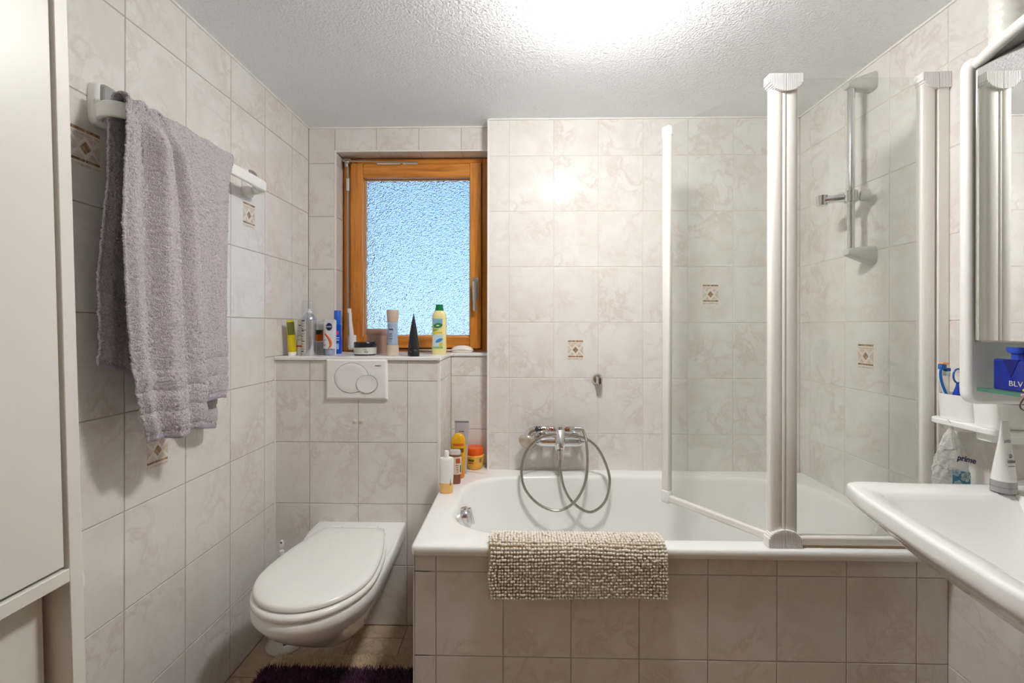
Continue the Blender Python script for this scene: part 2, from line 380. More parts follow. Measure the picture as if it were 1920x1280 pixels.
# ------------------------------------------------------------------ window
win = thing('window_1', (-.52, 2.14, 1.1), 'small orange pine window with pebbled blue glass', 'window', kind='structure')
f0 = 2.118
MB().box(-.8825, -.838, f0+.012, 2.19, 1.101, 2.054).build('frame_jamb', WOODV, win, bevel=.002)
MB().box(-.193, XBW-.0035, f0+.012, 2.19, 1.101, 2.054).build('frame_jamb', WOODV, win, bevel=.002)
MB().box(-.838, -.193, f0+.012, 2.19, 2.028, 2.054).build('frame_head', WOODH, win, bevel=.002)
MB().box(-.838, -.193, f0+.012, 2.19, 1.101, 1.112).build('frame_bottom', WOODH, win, bevel=.002)
MB().box(-.838, -.776, f0-.012, 2.175, 1.117, 2.024).build('sash_stile', WOODV, win, bevel=.004)
MB().box(-.251, -.195, f0-.012, 2.175, 1.117, 2.024).build('sash_stile', WOODV, win, bevel=.004)
MB().box(-.776, -.251, f0-.010, 2.175, 1.953, 2.022).build('sash_rail', WOODH, win, bevel=.004)
MB().box(-.776, -.251, f0-.010, 2.175, 1.119, 1.177).build('sash_rail', WOODH, win, bevel=.004)
MB().box(-.86, -.82, 2.176, 2.186, 1.101, 2.05).box(-.21, -.17, 2.176, 2.186, 1.101, 2.05).box(-.82, -.21, 2.176, 2.186, 1.101, 1.14).box(-.82, -.21, 2.176, 2.186, 2.0, 2.05).build('light_stop_rebate', WOODV, win, smooth=0)  # ring added behind the sash to block daylight leaking past its edges
MB().box(-.778, -.249, 2.146, 2.152, 1.175, 1.955).build('pane', PANE, win, smooth=0)
bead = MB()
for b_ in ((-.776, -.771, 1.177, 1.953), (-.256, -.251, 1.177, 1.953)): bead.box(b_[0], b_[1], 2.138, 2.146, b_[2], b_[3])
for b_ in ((-.771, -.256, 1.177, 1.182), (-.771, -.256, 1.948, 1.953)): bead.box(b_[0], b_[1], 2.138, 2.146, b_[2], b_[3])
bead.build('glazing_bead', mat('bead', C(206, 170, 130), .5), win, smooth=0)
hp = MB().box(-.238, -.206, f0-.020, f0-.012, 1.352, 1.462).build('handle_plate', STEEL, win, bevel=.006, seg=3)
MB().cyl((-.222, f0-.012, 1.425), (-.222, f0-.045, 1.425), .012).tube([(-.222, f0-.045, 1.437), (-.222, f0-.046, 1.40), (-.222, f0-.043, 1.36), (-.222, f0-.043, 1.300)], [.0125, .0105, .009, .008], 14).build('handle_lever', CHROME, hp)
# fanlight opener: corner joint, top rod, side rod and hand lever
MB().cyl((-.853, 2.100, 2.035), (-.853, 2.100, 2.000), .010).box(-.872, -.835, 2.098, 2.118, 2.028, 2.044).lathe([(0, -.013), (.011, -.008), (.014, 0), (.011, .008), (0, .013)], (-.850, 2.098, 2.026), 16).build('opener_corner', STEEL, win, bevel=.002)
MB().cyl((-.845, 2.096, 2.030), (-.502, 2.096, 2.022), .0042, n=10).build('opener_rod', STEEL, win)
MB().box(-.704, -.592, 2.098, 2.108, 2.014, 2.021).box(-.578, -.505, 2.098, 2.108, 2.014, 2.021).build('opener_bracket', mat('pale_metal', C(222, 208, 196), .4, .3), win, bevel=.001)
MB().cyl((-.847, 2.100, 2.0), (-.846, 2.102, 1.12), .0046, n=10).build('opener_rod', STEEL, win)
MB().cyl((-.847, 2.100, 1.945), (-.847, 2.100, 1.885), .0085, n=14).build('rod_coupling', CHROME, win)
MB().box(-.842, -.805, 2.092, 2.106, 1.110, 1.182).build('lever_base', PLASTIC, win, bevel=.004)
lv = MB().loft([se(-.813, 2.078, 1.122, .013, .009, 3, 20), se(-.818, 2.074, 1.19, .010, .008, 3, 20), se(-.823, 2.072, 1.255, .0065, .007, 3, 20), se(-.824, 2.072, 1.29, .006, .006, 3, 20)])
lv.build('hand_lever', PLASTIC, win)
MB().loft([se(-.828, 2.072, 1.288, .0075, .0075, 3, 20), se(-.828, 2.072, 1.31, .0085, .008, 3, 20)]).build('lever_knob', PLASTIC, win, bevel=.002)
MB().cyl((-.52, 2.098, 1.110), (-.30, 2.098, 1.109), .0045, n=10).build('bottom_rod', mat('pale_metal'), win)

# ------------------------------------------------------------------ ceiling lamp
lamp = thing('ceiling_lamp', (.245, 1.11, ZC), 'lit milky glass ceiling lamp with crossed wire guard', 'lamp')
MB().lathe([(.060, ZC), (.064, ZC-.004), (.064, ZC-.026), (.058, ZC-.031)], (.245, 1.11, 0), 40).build('lamp_base', PLASTIC, lamp)
SHADE = mat('lit_opal_glass', C(250, 246, 238), .15, emit=(1., .985, .96, 1.), es=LAMP_STRENGTH)
rr = []
for r, z in ((.072, ZC-.030), (.086, ZC-.036), (.092, ZC-.050), (.090, ZC-.066), (.076, ZC-.080), (.050, ZC-.088), (.015, ZC-.091)):
    rr.append(se(.245, 1.11, z, r, r, 2.6, 48))
MB().loft(rr).build('lamp_shade', SHADE, lamp)
for k in range(2):
    for d in (-.034, .034):
        P = []
        for i in range(25):
            t = -1+2*i/24; a = t*.118; z = ZC-.0945+.056*abs(t)**3.4
            u, v = (a, d) if k == 0 else (d, a)
            c45 = math.cos(PI/4); P.append((.245+(u-v)*c45, 1.11+(u+v)*c45, z))
        MB().tube(P, .0016, 8).build('wire', mat('white_wire', C(225, 223, 218), .35), lamp)

# ------------------------------------------------------------------ bathtub
tub = thing('bathtub', (.465, 1.62, 0), 'white enamelled bathtub with wide rim set into tiled panel', 'bathtub')
NT = 512; ZT = .575
def rect_ring(x0, x1, y0, y1, z, r):
    cx, cy = (x0+x1)/2, (y0+y1)/2; out = []
    for k in range(NT):
        t = 2*PI*k/NT; a, b = (x1-x0)/2, (y1-y0)/2; n = 30
        c, s = math.cos(t), math.sin(t)
        out.append((cx+a*math.copysign(abs(c)**(2/n), c), cy+b*math.copysign(abs(s)**(2/n), s), z))
    return out
def ang_ring(x0, x1, y0, y1, z, rad):
    """rounded rectangle sampled at the same directions as the basin rings"""
    cx, cy = .478, 1.615; out = []
    for k in range(NT):
        t = 2*PI*k/NT; c = math.copysign(abs(math.cos(t))**(2/4.), math.cos(t))*.713; s = math.copysign(abs(math.sin(t))**(2/4.), math.sin(t))*.28
        tx = ((x1-cx) if c > 0 else (cx-x0))/abs(c) if abs(c) > 1e-9 else 1e9
        ty = ((y1-cy) if s > 0 else (cy-y0))/abs(s) if abs(s) > 1e-9 else 1e9
        m_ = min(tx, ty); x, y = cx+c*m_, cy+s*m_
        # round corners
        qx = x1-rad if x > x1-rad else x0+rad if x < x0+rad else x; qy = y1-rad if y > y1-rad else y0+rad if y < y0+rad else y
        d = math.hypot(x-qx, y-qy)
        if d > rad: x, y = qx+(x-qx)*rad/d, qy+(y-qy)*rad/d
        out.append((x, y, z))
    return out
x0, x1, y0, y1 = -.326, XR-.0004, 1.272, YB-.0004
rings = [ang_ring(x0+.004, x1, y0+.004, y1, .546, .018), ang_ring(x0, x1, y0, y1, .550, .02), ang_ring(x0, x1, y0, y1, ZT-.010, .02),
         ang_ring(x0+.0015, x1-.0002, y0+.0015, y1-.0002, ZT-.004, .02), ang_ring(x0+.005, x1-.0004, y0+.005, y1-.0004, ZT-.001, .02), ang_ring(x0+.010, x1-.001, y0+.010, y1-.001, ZT, .02)]
def basin(z, gx0, gx1, gy, n=4.):
    cx = (-.235+gx0+1.191-gx1)/2; a = (1.191-gx1+.235-gx0)/2
    return se(cx, 1.615, z, a, .28-gy, n, NT)
rings += [basin(ZT, -.012, -.012, -.012), basin(ZT-.001, -.005, -.005, -.005), basin(ZT-.006, .002, .002, .002), basin(ZT-.016, .008, .006, .006), basin(.50, .03, .015, .018, 3.8),
          basin(.38, .09, .03, .035, 3.6), basin(.25, .16, .045, .06, 3.4), basin(.18, .21, .07, .085, 3.2), basin(.150, .26, .11, .12, 3.), basin(.142, .33, .18, .16, 2.8)]
MB().loft(rings, False, True).build('tub_shell', ENAMEL, tub, smooth=50)
ov = MB().lathe([(.0, .020), (.022, .019), (.034, .014), (.038, .006), (.038, -.012)], (0, 0, 0), 32, 'x').box(.014, .026, -.006, .006, -.030, .030)
ov.xf(Matrix.Translation((-.203, 1.605, .516)) @ Matrix.Rotation(-.25, 4, 'Y')).build('overflow_knob', CHROME, tub, bevel=.002)

# ------------------------------------------------------------------ toilet
tx = -.652
def oval(Yf, Ym, Wd, wr, z, Yr=YX-.0012, n=14, zf=None, p=1.0):
    half = []
    for i in range(9):
        t = i/9; half.append((wr+(Wd-wr)*math.sin(t*PI/2), Yr+(Ym-Yr)*t))
    for i in range(n+1):
        a = PI/2*i/n; half.append((Wd*max(math.cos(a), 0)**p, Ym-(Ym-Yf)*math.sin(a)))
    pts = [(tx+w, y) for w, y in half]+[(tx-w, y) for w, y in half[-2::-1]]
    return [(x, y, z if zf is None else zf(y, x)) for x, y in pts]
deck = lambda y, x: .400+(.022+.008*(1-((x-tx)/.18)**2))*min(1, max(0, (y-1.60)/.10))**2*(3-2*min(1, max(0, (y-1.60)/.10)))
tl = thing('toilet', (tx, 1.5, 0), 'white wall-hung toilet with closed oval lid', 'toilet')
rg = [oval(1.56, 1.64, .045, .06, .112), oval(1.50, 1.60, .070, .078, .118), oval(1.44, 1.57, .086, .090, .146), oval(1.375, 1.53, .104, .106, .190), oval(1.312, 1.49, .129, .126, .240), oval(1.252, 1.45, .155, .148, .290), oval(1.207, 1.42, .176, .168, .330), oval(1.186, 1.41, .185, .178, .356),
      oval(1.176, 1.40, .188, .181, .372), oval(1.178, 1.40, .187, .182, .390, zf=lambda y, x: deck(y, x)-.010), oval(1.184, 1.40, .182, .180, .398, zf=lambda y, x: deck(y, x)-.002), oval(1.192, 1.40, .175, .174, .400, zf=deck)]
MB().loft(rg).build('bowl', CERAMIC, tl, smooth=60)
sr = []
for d, z in ((.004, .4005), (0, .404), (0, .413), (.004, .418), (.010, .420)): sr.append(oval(1.180+d, 1.39, .187-d, .128-d, z, Yr=1.690-d))
MB().loft(sr).build('seat', SEAT, tl, smooth=50)
lr = []
for d, z in ((.006, .4215), (0, .425), (0, .431), (.003, .4355), (.009, .4385), (.03, .4405), (.08, .442)): lr.append(oval(1.194+d, 1.385, .181-d, max(.120-d, .02), z, Yr=1.682-d*.6))
MB().loft(lr).build('lid', SEAT, tl, smooth=50)
for s in (-1, 1): MB().cyl((tx+s*.07-.018, 1.695, .428), (tx+s*.07+.018, 1.695, .428), .009, n=16).build('hinge', SEAT, tl)

fl = thing('flush_plate', (-.67, YX, 1.0), 'white dual-flush plate with two oval buttons above toilet', 'flush plate')
MB().add([(-.7965, YX, .926), (-.5445, YX, .926), (-.5445, YX, 1.0895), (-.7965, YX, 1.0895), (-.7965, YX-.009, .926), (-.5445, YX-.009, .926), (-.5445, YX-.009, 1.0895), (-.7965, YX-.009, 1.0895),
          (-.789, YX-.014, .934), (-.552, YX-.014, .934), (-.552, YX-.014, 1.085), (-.789, YX-.014, 1.085)],
         [(0, 1, 5, 4), (1, 2, 6, 5), (2, 3, 7, 6), (3, 0, 4, 7), (4, 5, 9, 8), (5, 6, 10, 9), (6, 7, 11, 10), (7, 4, 8, 11), (8, 9, 10, 11), (3, 2, 1, 0)]).build('plate', PLASTIC, fl, smooth=0, bevel=.0015)
def oval_btn(cx, cz, a, b, y, nm):
    e = lambda k, yy: [(p[0], yy, p[1]) for p in [(cx+a*k*math.cos(2*PI*i/48), cz+b*k*math.sin(2*PI*i/48)) for i in range(48)]]
    MB().loft([e(1.022, YX-.0135), e(1.022, y)]).build('button_gap', DARK, fl, smooth=0)
    MB().loft([e(1., YX-.013), e(1., y-.0012), e(.97, y-.002), e(.7, y-.0008), e(.3, y-.0002)]).build(nm, PLASTIC, fl)
oval_btn(-.690, 1.014, .0695, .0605, YX-.0144, 'full_flush_button')
oval_btn(-.626, .9895, .0425, .0360, YX-.0172, 'half_flush_button')
text('brand_lettering', 'GEBERIT', .0068, mat('grey_print', C(110, 110, 110), .5), fl, (-.581, YX-.0146, 1.064))
for x in (-.681, -.653):
    p = MB().lathe([(.0085, YX+.001), (.0085, YX-.003), (.006, YX-.0045), (0, YX-.005)], (x, 0, .836), 20, 'y').build('screw_cap', mat('cap_cream', C(226, 218, 206), .4))
    tag(p, 'small round cream plug in the tile, %s of the pair under the flush plate' % ('left' if x < -.67 else 'right'), 'plug', 'plugs under the flush plate')
# ------------------------------------------------------------------ shower screen on the tub rim
scr = thing('shower_screen', (.78, 1.305, ZT), 'hinged two-panel glass shower screen with white profiles on the tub rim', 'shower screen')
SY = 1.305
def prof(mb, x, y, w, d, z0, z1, ang=0, n=20):
    """half-round upright profile"""
    P = []
    for i in range(n+1):
        a = PI*i/n; P.append((w/2*math.cos(a), -d*math.sin(a)**.6 if 0 < i < n else 0))
    P += [(-w/2, d*.7), (w/2, d*.7)]
    c, s = math.cos(ang), math.sin(ang)
    R = [[(x+c*u-s*v, y+s*u+c*v, z) for u, v in P] for z in (z0, z1)]
    return mb.loft(R)
BD = Vector((.540-.748, 1.612-1.318, 0)); BL = BD.length; BU = BD/BL; BA = math.atan2(BD.y, BD.x)
p_ = lambda k, z: (.748+BU.x*k, 1.318+BU.y*k, z)
prof(MB(), .798, SY, .040, .013, .60, 1.945).build('fixed_panel_profile', CREAMPL, scr)
prof(MB(), .757, SY+.002, .036, .013, .60, 1.945, -.10).build('swing_panel_profile', CREAMPL, scr)
MB().cyl((.7775, SY-.006, .58), (.7775, SY-.006, 1.955), .006, n=14).build('hinge_rod', CREAMPL, scr)
prof(MB(), 1.196, SY, .040, .014, .60, 1.945).build('wall_side_profile', CREAMPL, scr)
MB().box(1.2185, XR-.0005, SY-.014, SY+.016, .577, 1.955).build('wall_channel', CREAMPL, scr, bevel=.003)
# fixed pane and its bottom rail
MB().box(.812, 1.182, SY-.002, SY+.003, .600, 1.962).build('fixed_glass', GLASS, scr, smooth=0)
MB().box(.80, 1.215, SY-.012, SY+.014, .578, .606).build('fixed_bottom_rail', CREAMPL, scr, bevel=.006, seg=3)
MB().box(.82, 1.18, SY-.0135, SY-.011, .5775, .5800).build('sealing_lip', mat('old_seal', C(150, 120, 84), .6), scr, smooth=0)
# swinging pane
def slab(mb, k0, k1, t, z0, z1):
    nx, ny = -BU.y, BU.x; vs = []
    for z in (z0, z1):
        for k, s in ((k0, -1), (k1, -1), (k1, 1), (k0, 1)): a = p_(k, z); vs.append((a[0]+nx*t*s, a[1]+ny*t*s, z))
    return mb.add(vs, [(3, 2, 1, 0), (4, 5, 6, 7), (0, 1, 5, 4), (1, 2, 6, 5), (2, 3, 7, 6), (3, 0, 4, 7)])
slab(MB(), .012, BL-.006, .002, .604, 1.958).build('swing_glass', GLASS, scr, smooth=0)
slab(MB(), -.01, BL-.01, .011, .583, .608).build('swing_bottom_rail', CREAMPL, scr, bevel=.006, seg=3)
slab(MB(), BL-.016, BL+.016, .011, .585, 1.958).build('swing_end_profile', CREAMPL, scr, bevel=.006, seg=3)
slab(MB(), BL-.018, BL+.018, .0135, 1.925, 1.964).build('end_cap', PLASTIC, scr, bevel=.008, seg=3)
slab(MB(), BL-.018, BL+.018, .0135, .575, .625).build('end_cap', PLASTIC, scr, bevel=.008, seg=3)
def ribbed_cap(x0, x1, z0, z1, round_left, up):
    """quarter-round cap with fine vertical ribs"""
    mb = MB(); n = 11; w = (x1-x0)/n
    for i in range(n):
        t = (i+.5)/n; t = 1-t if round_left else t; q = math.sqrt(max(0, 1-t*t))*.7+.3
        a, b = (z1-(z1-z0)*q, z1) if not up else (z0, z0+(z1-z0)*q)
        mb.box(x0+i*w+.0008, x0+(i+1)*w-.0008, SY-.0195, SY+.012, a, b)
        mb.box(x0+i*w, x0+(i+1)*w, SY-.0170, SY+.0115, a+.0004, b-.0004)
    return mb
for z0, z1, up in ((1.918, 1.968, False), (.568+.009, .628, True)):
    ribbed_cap(.728, .7765, z0, z1, True, up).build('hinge_cap', PLASTIC, scr, smooth=0)
    ribbed_cap(.7785, .826, z0, z1, False, up).build('hinge_cap', PLASTIC, scr, smooth=0)
ribbed_cap(1.170, 1.2165, 1.922, 1.968, True, False).build('wall_cap', PLASTIC, scr, smooth=0)
_m = MB()
for i in range(9): _m.box(1.2185+i*.0037, 1.2185+i*.0037+.0024, SY-.0195, SY+.018, 1.924, 1.970)
_m.box(1.2185, XR-.0006, SY-.017, SY+.017, 1.9245, 1.9695).build('wall_cap', PLASTIC, scr, smooth=0)

# ------------------------------------------------------------------ shower rail on the right wall
rail = thing('shower_rail', (XR, 1.575, 1.5), 'chrome riser rail with pale end brackets and hand-shower slider', 'shower rail')
MB().tube([(1.178, 1.572, 1.495), (1.178, 1.572, 2.085)], .0115, 20).build('rail_bar', CHROME, rail)
PALE = mat('satin_grey_plastic', C(205, 205, 200), .3, .15)
for z, s in ((2.086, 1), (1.492, -1)):
    rg = []
    for i in range(9):
        t = i/8; x = XR-.0005-(XR-1.160)*t; hz = .024*(1-t)**.8+.010; w = .026*(1-t*t)+.016*t*t
        zc_ = z+s*(.012*(1-t)); k = []
        for q in range(20):
            a = 2*PI*q/20; c, d = math.cos(a), math.sin(a)
            k.append((x, 1.572+w*math.copysign(abs(c)**.6, c), zc_+hz*math.copysign(abs(d)**.6, d)))
        rg.append(k)
    MB().loft(rg).build('rail_bracket', PALE, rail)
sl = MB().cyl((1.178, 1.572, 1.672), (1.178, 1.572, 1.710), .021, n=24).build('slider', CHROME, rail)
MB().tube([(1.205, 1.562, 1.690), (1.228, 1.555, 1.690)], [.018, .020], 20).build('slider_knob', PALE, sl)
MB().tube([(1.165, 1.585, 1.690), (1.14, 1.605, 1.692), (1.115, 1.622, 1.690)], [.015, .014, .017], 20).cyl((1.112, 1.624, 1.672), (1.112, 1.624, 1.708), .017, .020, 20).build('shower_cradle', CHROME, sl)

# ------------------------------------------------------------------ wall hook for the hand shower
hk = thing('wall_shower_hook', (.346, YB, .985), 'small chrome hand-shower wall hook above the mixer', 'hook')
MB().lathe([(.0, YB-.012), (.020, YB-.011), (.025, YB-.005), (.026, YB)], (.346, 0, .987), 28, 'y').build('rosette', CHROME, hk)
MB().cyl((.346, YB-.010, .987), (.346, YB-.028, .984), .013, .014, 24).cyl((.350, YB-.034, .969), (.350, YB-.034, 1.002), .013, .015, 24).build('cradle', CHROME, hk)
MB().cyl((.350, YB-.048, .972), (.350, YB-.047, .994), .005, n=14).build('cradle_opening', mat('brown_gap', C(80, 56, 30), .5), hk)

# ------------------------------------------------------------------ mixer tap
mx = thing('bath_mixer', (.169, YB, .7), 'chrome single-lever bath mixer on the tiled wall', 'mixer tap')
for s in (-1, 1):
    MB().lathe([(.034, YB-.0005), (.034, YB-.004), (.026, YB-.014), (.018, YB-.018)], (.169+s*.075, 0, .725), 28, 'y').cyl((.169+s*.075, YB-.016, .725), (.169+s*.075, 1.90, .725), .015, n=20).build('wall_union', CHROME, mx)
    P = []
    for i in range(13):
        t = i/12; x = .169+s*(.018+.088*t); P.append([(x, y, z) for y, z in [(1.895+(.024-.006*t)*(1-.75*max(0, t-.75)*4*.6)*math.cos(2*PI*k/20), .722+(.023-.004*t)*(1-.75*max(0, t-.75)*4*.6)*math.sin(2*PI*k/20)) for k in range(20)]])
    MB().loft(P).build('mixer_arm', CHROME, mx)
MB().lathe([(.0, .684), (.018, .684), (.024, .694), (.027, .715), (.025, .735), (.022, .750)], (.169, 1.890, 0), 28).build('mixer_body', CHROME, mx)
MB().lathe([(.022, .750), (.0225, .752), (.0235, .775), (.024, .784), (.020, .793), (.008, .797), (0, .7975)], (.169, 1.890, 0), 28).build('control_knob', CHROME, mx)
MB().loft([[(.169+w*math.cos(2*PI*k/16), 1.868-t*.034, z+h*math.sin(2*PI*k/16)) for k in range(16)] for t, w, h, z in ((0, .019, .010, .772), (.5, .014, .008, .755), (1, .010, .006, .728), (1.2, .008, .005, .716))]).build('lever', CHROME, mx)
MB().lathe([(.0, -.001), (.0045, -.001), (.005, .002)], (.166, 1.8655, .772), 16, 'y').build('red_mark', mat('red_mark', C(170, 30, 30), .3), mx)
MB().cyl((.169, 1.872, .690), (.169, 1.862, .652), .015, .014, 20).build('spout', CHROME, mx)

# ------------------------------------------------------------------ hand shower with bead-filled handle and ribbed hose
hs = thing('hand_shower', (.13, 1.90, .772), 'clear hand shower filled with mineral beads lying behind the mixer, coiled hose', 'hand shower')
CLEAR = thin_glass('clear_plastic', (.90, .91, .92, 1), .05)
MB().tube([(.062, 1.915, .768), (.10, 1.915, .772), (.238, 1.915, .773)], [.016, .0135, .0125], 18).build('clear_handle', CLEAR, hs)
MB().cyl((.236, 1.915, .773), (.262, 1.915, .773), .0135, n=20).cyl((.262, 1.915, .773), (.272, 1.912, .773), .010, n=20).build('hose_collar', CHROME, hs)
MB().cyl((.094, 1.915, .772), (.108, 1.915, .7725), .0165, n=20).build('handle_ring', CHROME, hs)
def beads(nm, m, x0, x1, n, r, rad):
    mb = MB(); ico = bmesh.new(); bmesh.ops.create_icosphere(ico, subdivisions=1, radius=1)
    V = [v.co.copy() for v in ico.verts]; F = [[v.index for v in f.verts] for f in ico.faces]; ico.free()
    for i in range(n):
        a = random.uniform(0, 2*PI); q = rad*math.sqrt(random.random()); x = random.uniform(x0, x1); rr_ = r*random.uniform(.8, 1.15)
        mb.add([(x+v.x*rr_, 1.915+q*math.cos(a)+v.y*rr_, .7715+q*math.sin(a)+v.z*rr_) for v in V], F)
    o = mb.build(nm, m, hs); o['kind'] = 'stuff'
beads('grey_beads', mat('grey_bead', C(70, 70, 74), .35), .060, .098, 70, .0036, .011)
beads('rust_beads', mat('rust_bead', C(176, 82, 40), .35), .112, .215, 130, .0032, .0085)
hd = MB()
pr = [(.000, .010), (.034, .010), (.040, .004), (.041, -.004), (.036, -.014), (.022, -.026), (.0, -.030)]
hd.lathe(pr, (0, 0, 0), 32, 'y'); hd.xf(Matrix.Translation((.030, 1.905, .722)) @ Matrix.Rotation(-.45, 4, 'Z') @ Matrix.Rotation(.75, 4, 'X'))
hd.build('shower_head', mat('smoky_head', C(196, 186, 172), .12, .35), hs)
MB().tube(catmull([(.030, 1.912, .738), (.042, 1.916, .757), (.066, 1.915, .768)], 6), [.020-.0003*i for i in range(13)], 18).build('head_neck', CHROME, hs)
hp_ = [(.169, 1.860, .655), (.168, 1.852, .622), (.183, 1.838, .543), (.222, 1.825, .483), (.289, 1.815, .45), (.349, 1.818, .489), (.374, 1.83, .567), (.363, 1.845, .635), (.330, 1.860, .702), (.281, 1.868, .742), (.215, 1.866, .758), (.169, 1.862, .762),
       (.120, 1.862, .760), (.064, 1.852, .738), (.019, 1.84, .686), (.003, 1.83, .609), (.019, 1.815, .542), (.076, 1.80, .486), (.154, 1.793, .464), (.222, 1.797, .499), (.266, 1.812, .567), (.281, 1.832, .645), (.280, 1.862, .735), (.272, 1.905, .771)]
cv = catmull(hp_, 60); L = [0.]
for a, b in zip(cv, cv[1:]): L.append(L[-1]+(b-a).length)
npt = int(L[-1]/.00085); pts = []; j = 0
for i in range(npt+1):
    s = L[-1]*i/npt
    while j < len(L)-2 and L[j+1] < s: j += 1
    t = (s-L[j])/max(L[j+1]-L[j], 1e-9); pts.append(cv[j].lerp(cv[j+1], t))
MB().tube(pts, [(.0066 if (i % 4) in (0, 1) else .0052) for i in range(len(pts))], 10).build('hose', mat('hose_steel', C(196, 192, 184), .25, 1.), hs, smooth=25)

# ------------------------------------------------------------------ washbasin
wb = thing('washbasin', (1.0, .66, .84), 'large white ceramic washbasin with swept front edge', 'washbasin')
out = [(XR-.0005, 1.086), (1.15, 1.091), (1.02, 1.094), (.93, 1.098), (.872, 1.104), (.835, 1.104), (.810, 1.094), (.798, 1.072), (.789, 1.045), (.778, 1.005), (.767, .94), (.754, .87), (.741, .795), (.731, .72), (.722, .66), (.722, .60), (.733, .50), (.752, .40), (.778, .30), (.80, .24), (.835, .214), (.88, .21), (1.02, .222), (1.15, .226), (XR-.0005, .230)]
oc = catmull([(x, y, 0) for x, y in out], 4)
cxy = Vector((1.03, .66, 0))
def sring(k, z, inset=0., wall=True, cc=cxy):
    r = []
    for p in oc:
        q = cc+(p-cc)*k
        d = (p-cc)
        if d.length > 0: q = q-d.normalized()*inset
        if wall and p.x > XR-.002: q.x = XR-.0005
        r.append((q.x, q.y, z))
    return r
ZB = .84
rg = [sring(.30, .690), sring(.55, .700), sring(.76, .735), sring(.90, .776), sring(.955, .792), sring(.985, .800), sring(.996, .806), sring(1., .813, .001), sring(1., ZB-.010), sring(1., ZB-.004, .0015), sring(1., ZB-.001, .005), sring(1., ZB, .011)]
inn = Vector((1.025, .655, 0))
def bowl(k, z, cx=1.02):
    # opening: nearly follows the outline, kept clear of the wall deck
    r = []
    for p in oc:
        q = Vector((min(p.x, 1.165), p.y, 0)); q = Vector((cx, .655, 0))+(q-Vector((cx, .655, 0)))*k; r.append((q.x, q.y, z))
    return r
rg += [bowl(.865, ZB-.002), bowl(.845, ZB-.006), bowl(.82, ZB-.018), bowl(.76, ZB-.060), bowl(.66, ZB-.100), bowl(.48, ZB-.125), bowl(.2, ZB-.135), bowl(.06, ZB-.138)]
MB().loft(rg).build('basin', CERAMIC, wb, smooth=50)
MB().lathe([(.0, .006), (.020, .006), (.024, .003), (.024, 0)], (1.02, .655, ZB-.137), 24).build('drain', CHROME, wb)
sd = thing('soap_dish', (.80, .61, ZB), 'pale grey soap dish on the front rim of the washbasin at the right edge', 'soap dish')
def rr_(x, y, a, b, z, k): return [(p[0], p[1], z) for p in se(x, y, z, a*k, b*k, 5, 40)]
_rs = [rr_(0, 0, .055, .045, .003, .8), rr_(0, 0, .055, .045, .008, .95), rr_(0, 0, .055, .045, .013, 1), rr_(0, 0, .055, .045, .0145, .98), rr_(0, 0, .055, .045, .010, .9), rr_(0, 0, .055, .045, .008, .5)]
MB().loft(_rs).xf(Matrix.Translation((.795, .618, ZB-.004)) @ Matrix.Rotation(math.radians(62), 4, 'Z')).build('dish', mat('soap_dish_plastic', C(222, 221, 217), .3), sd)

# ------------------------------------------------------------------ mirror cabinet
mc = thing('mirror_cabinet', (1.17, .62, 1.04), 'white wall mirror cabinet with bowed canopy and open shelf niche', 'mirror cabinet')
y1c = 1.090
def side(y0, y1):
    P = []
    for (cx_, cz_, a0, a1, r) in ((1.098, 1.068, 1.0, 1.5, .030), (1.098, 1.858, .5, 1.0, .030)):
        pass
    pts = [(XR-.0005, 1.038), (1.105, 1.038)]+[(1.105-.030*math.sin(PI/2*i/6), 1.068-.030*math.cos(PI/2*i/6)) for i in range(1, 7)]
    pts += [(1.105-.030*math.cos(PI/2*i/6), 1.850+.030*math.sin(PI/2*i/6)) for i in range(0, 7)]+[(XR-.0005, 1.880)]
    n = len(pts)
    return MB().add([(x, y, z) for y in (y0, y1) for x, z in pts], [tuple(range(n)), tuple(range(2*n-1, n-1, -1))]+[(i, (i+1) % n, n+(i+1) % n, n+i) for i in range(n)])
side(1.064, y1c).build('side_panel', PLASTIC, mc, bevel=.010, seg=4)
side(.15, .176).build('side_panel', PLASTIC, mc, bevel=.010, seg=4)
MB().box(1.105, XR-.0005, .176, 1.064, 1.845, 1.862).build('top_board', PLASTIC, mc, bevel=.002)
MB().box(1.104, XR-.0005, .176, 1.064, 1.190, 1.206).build('bottom_board', PLASTIC, mc, bevel=.002)
for a, b in ((.622, 1.0632), (.178, .618)):
    d_ = MB().box(1.0905, 1.104, a, b, 1.191, 1.842).build('mirror_door', STEEL, mc, smooth=0)
    MB().box(1.0885, 1.0905, a+.003, b-.003, 1.194, 1.839).build('mirror_glass', mat('mirror', (.93, .945, .935, 1), .0, 1.), d_, smooth=0)
gs = MB().box(1.096, XR-.004, .178, 1.0625, 1.072, 1.080).build('glass_shelf', thin_glass('green_glass', (.80, .90, .85, 1)), mc, smooth=0)
MB().box(1.0945, 1.096, .178, 1.0625, 1.072, 1.080).build('polished_edge', mat('green_edge', C(74, 130, 110), .08, coat=.4), gs, smooth=0)
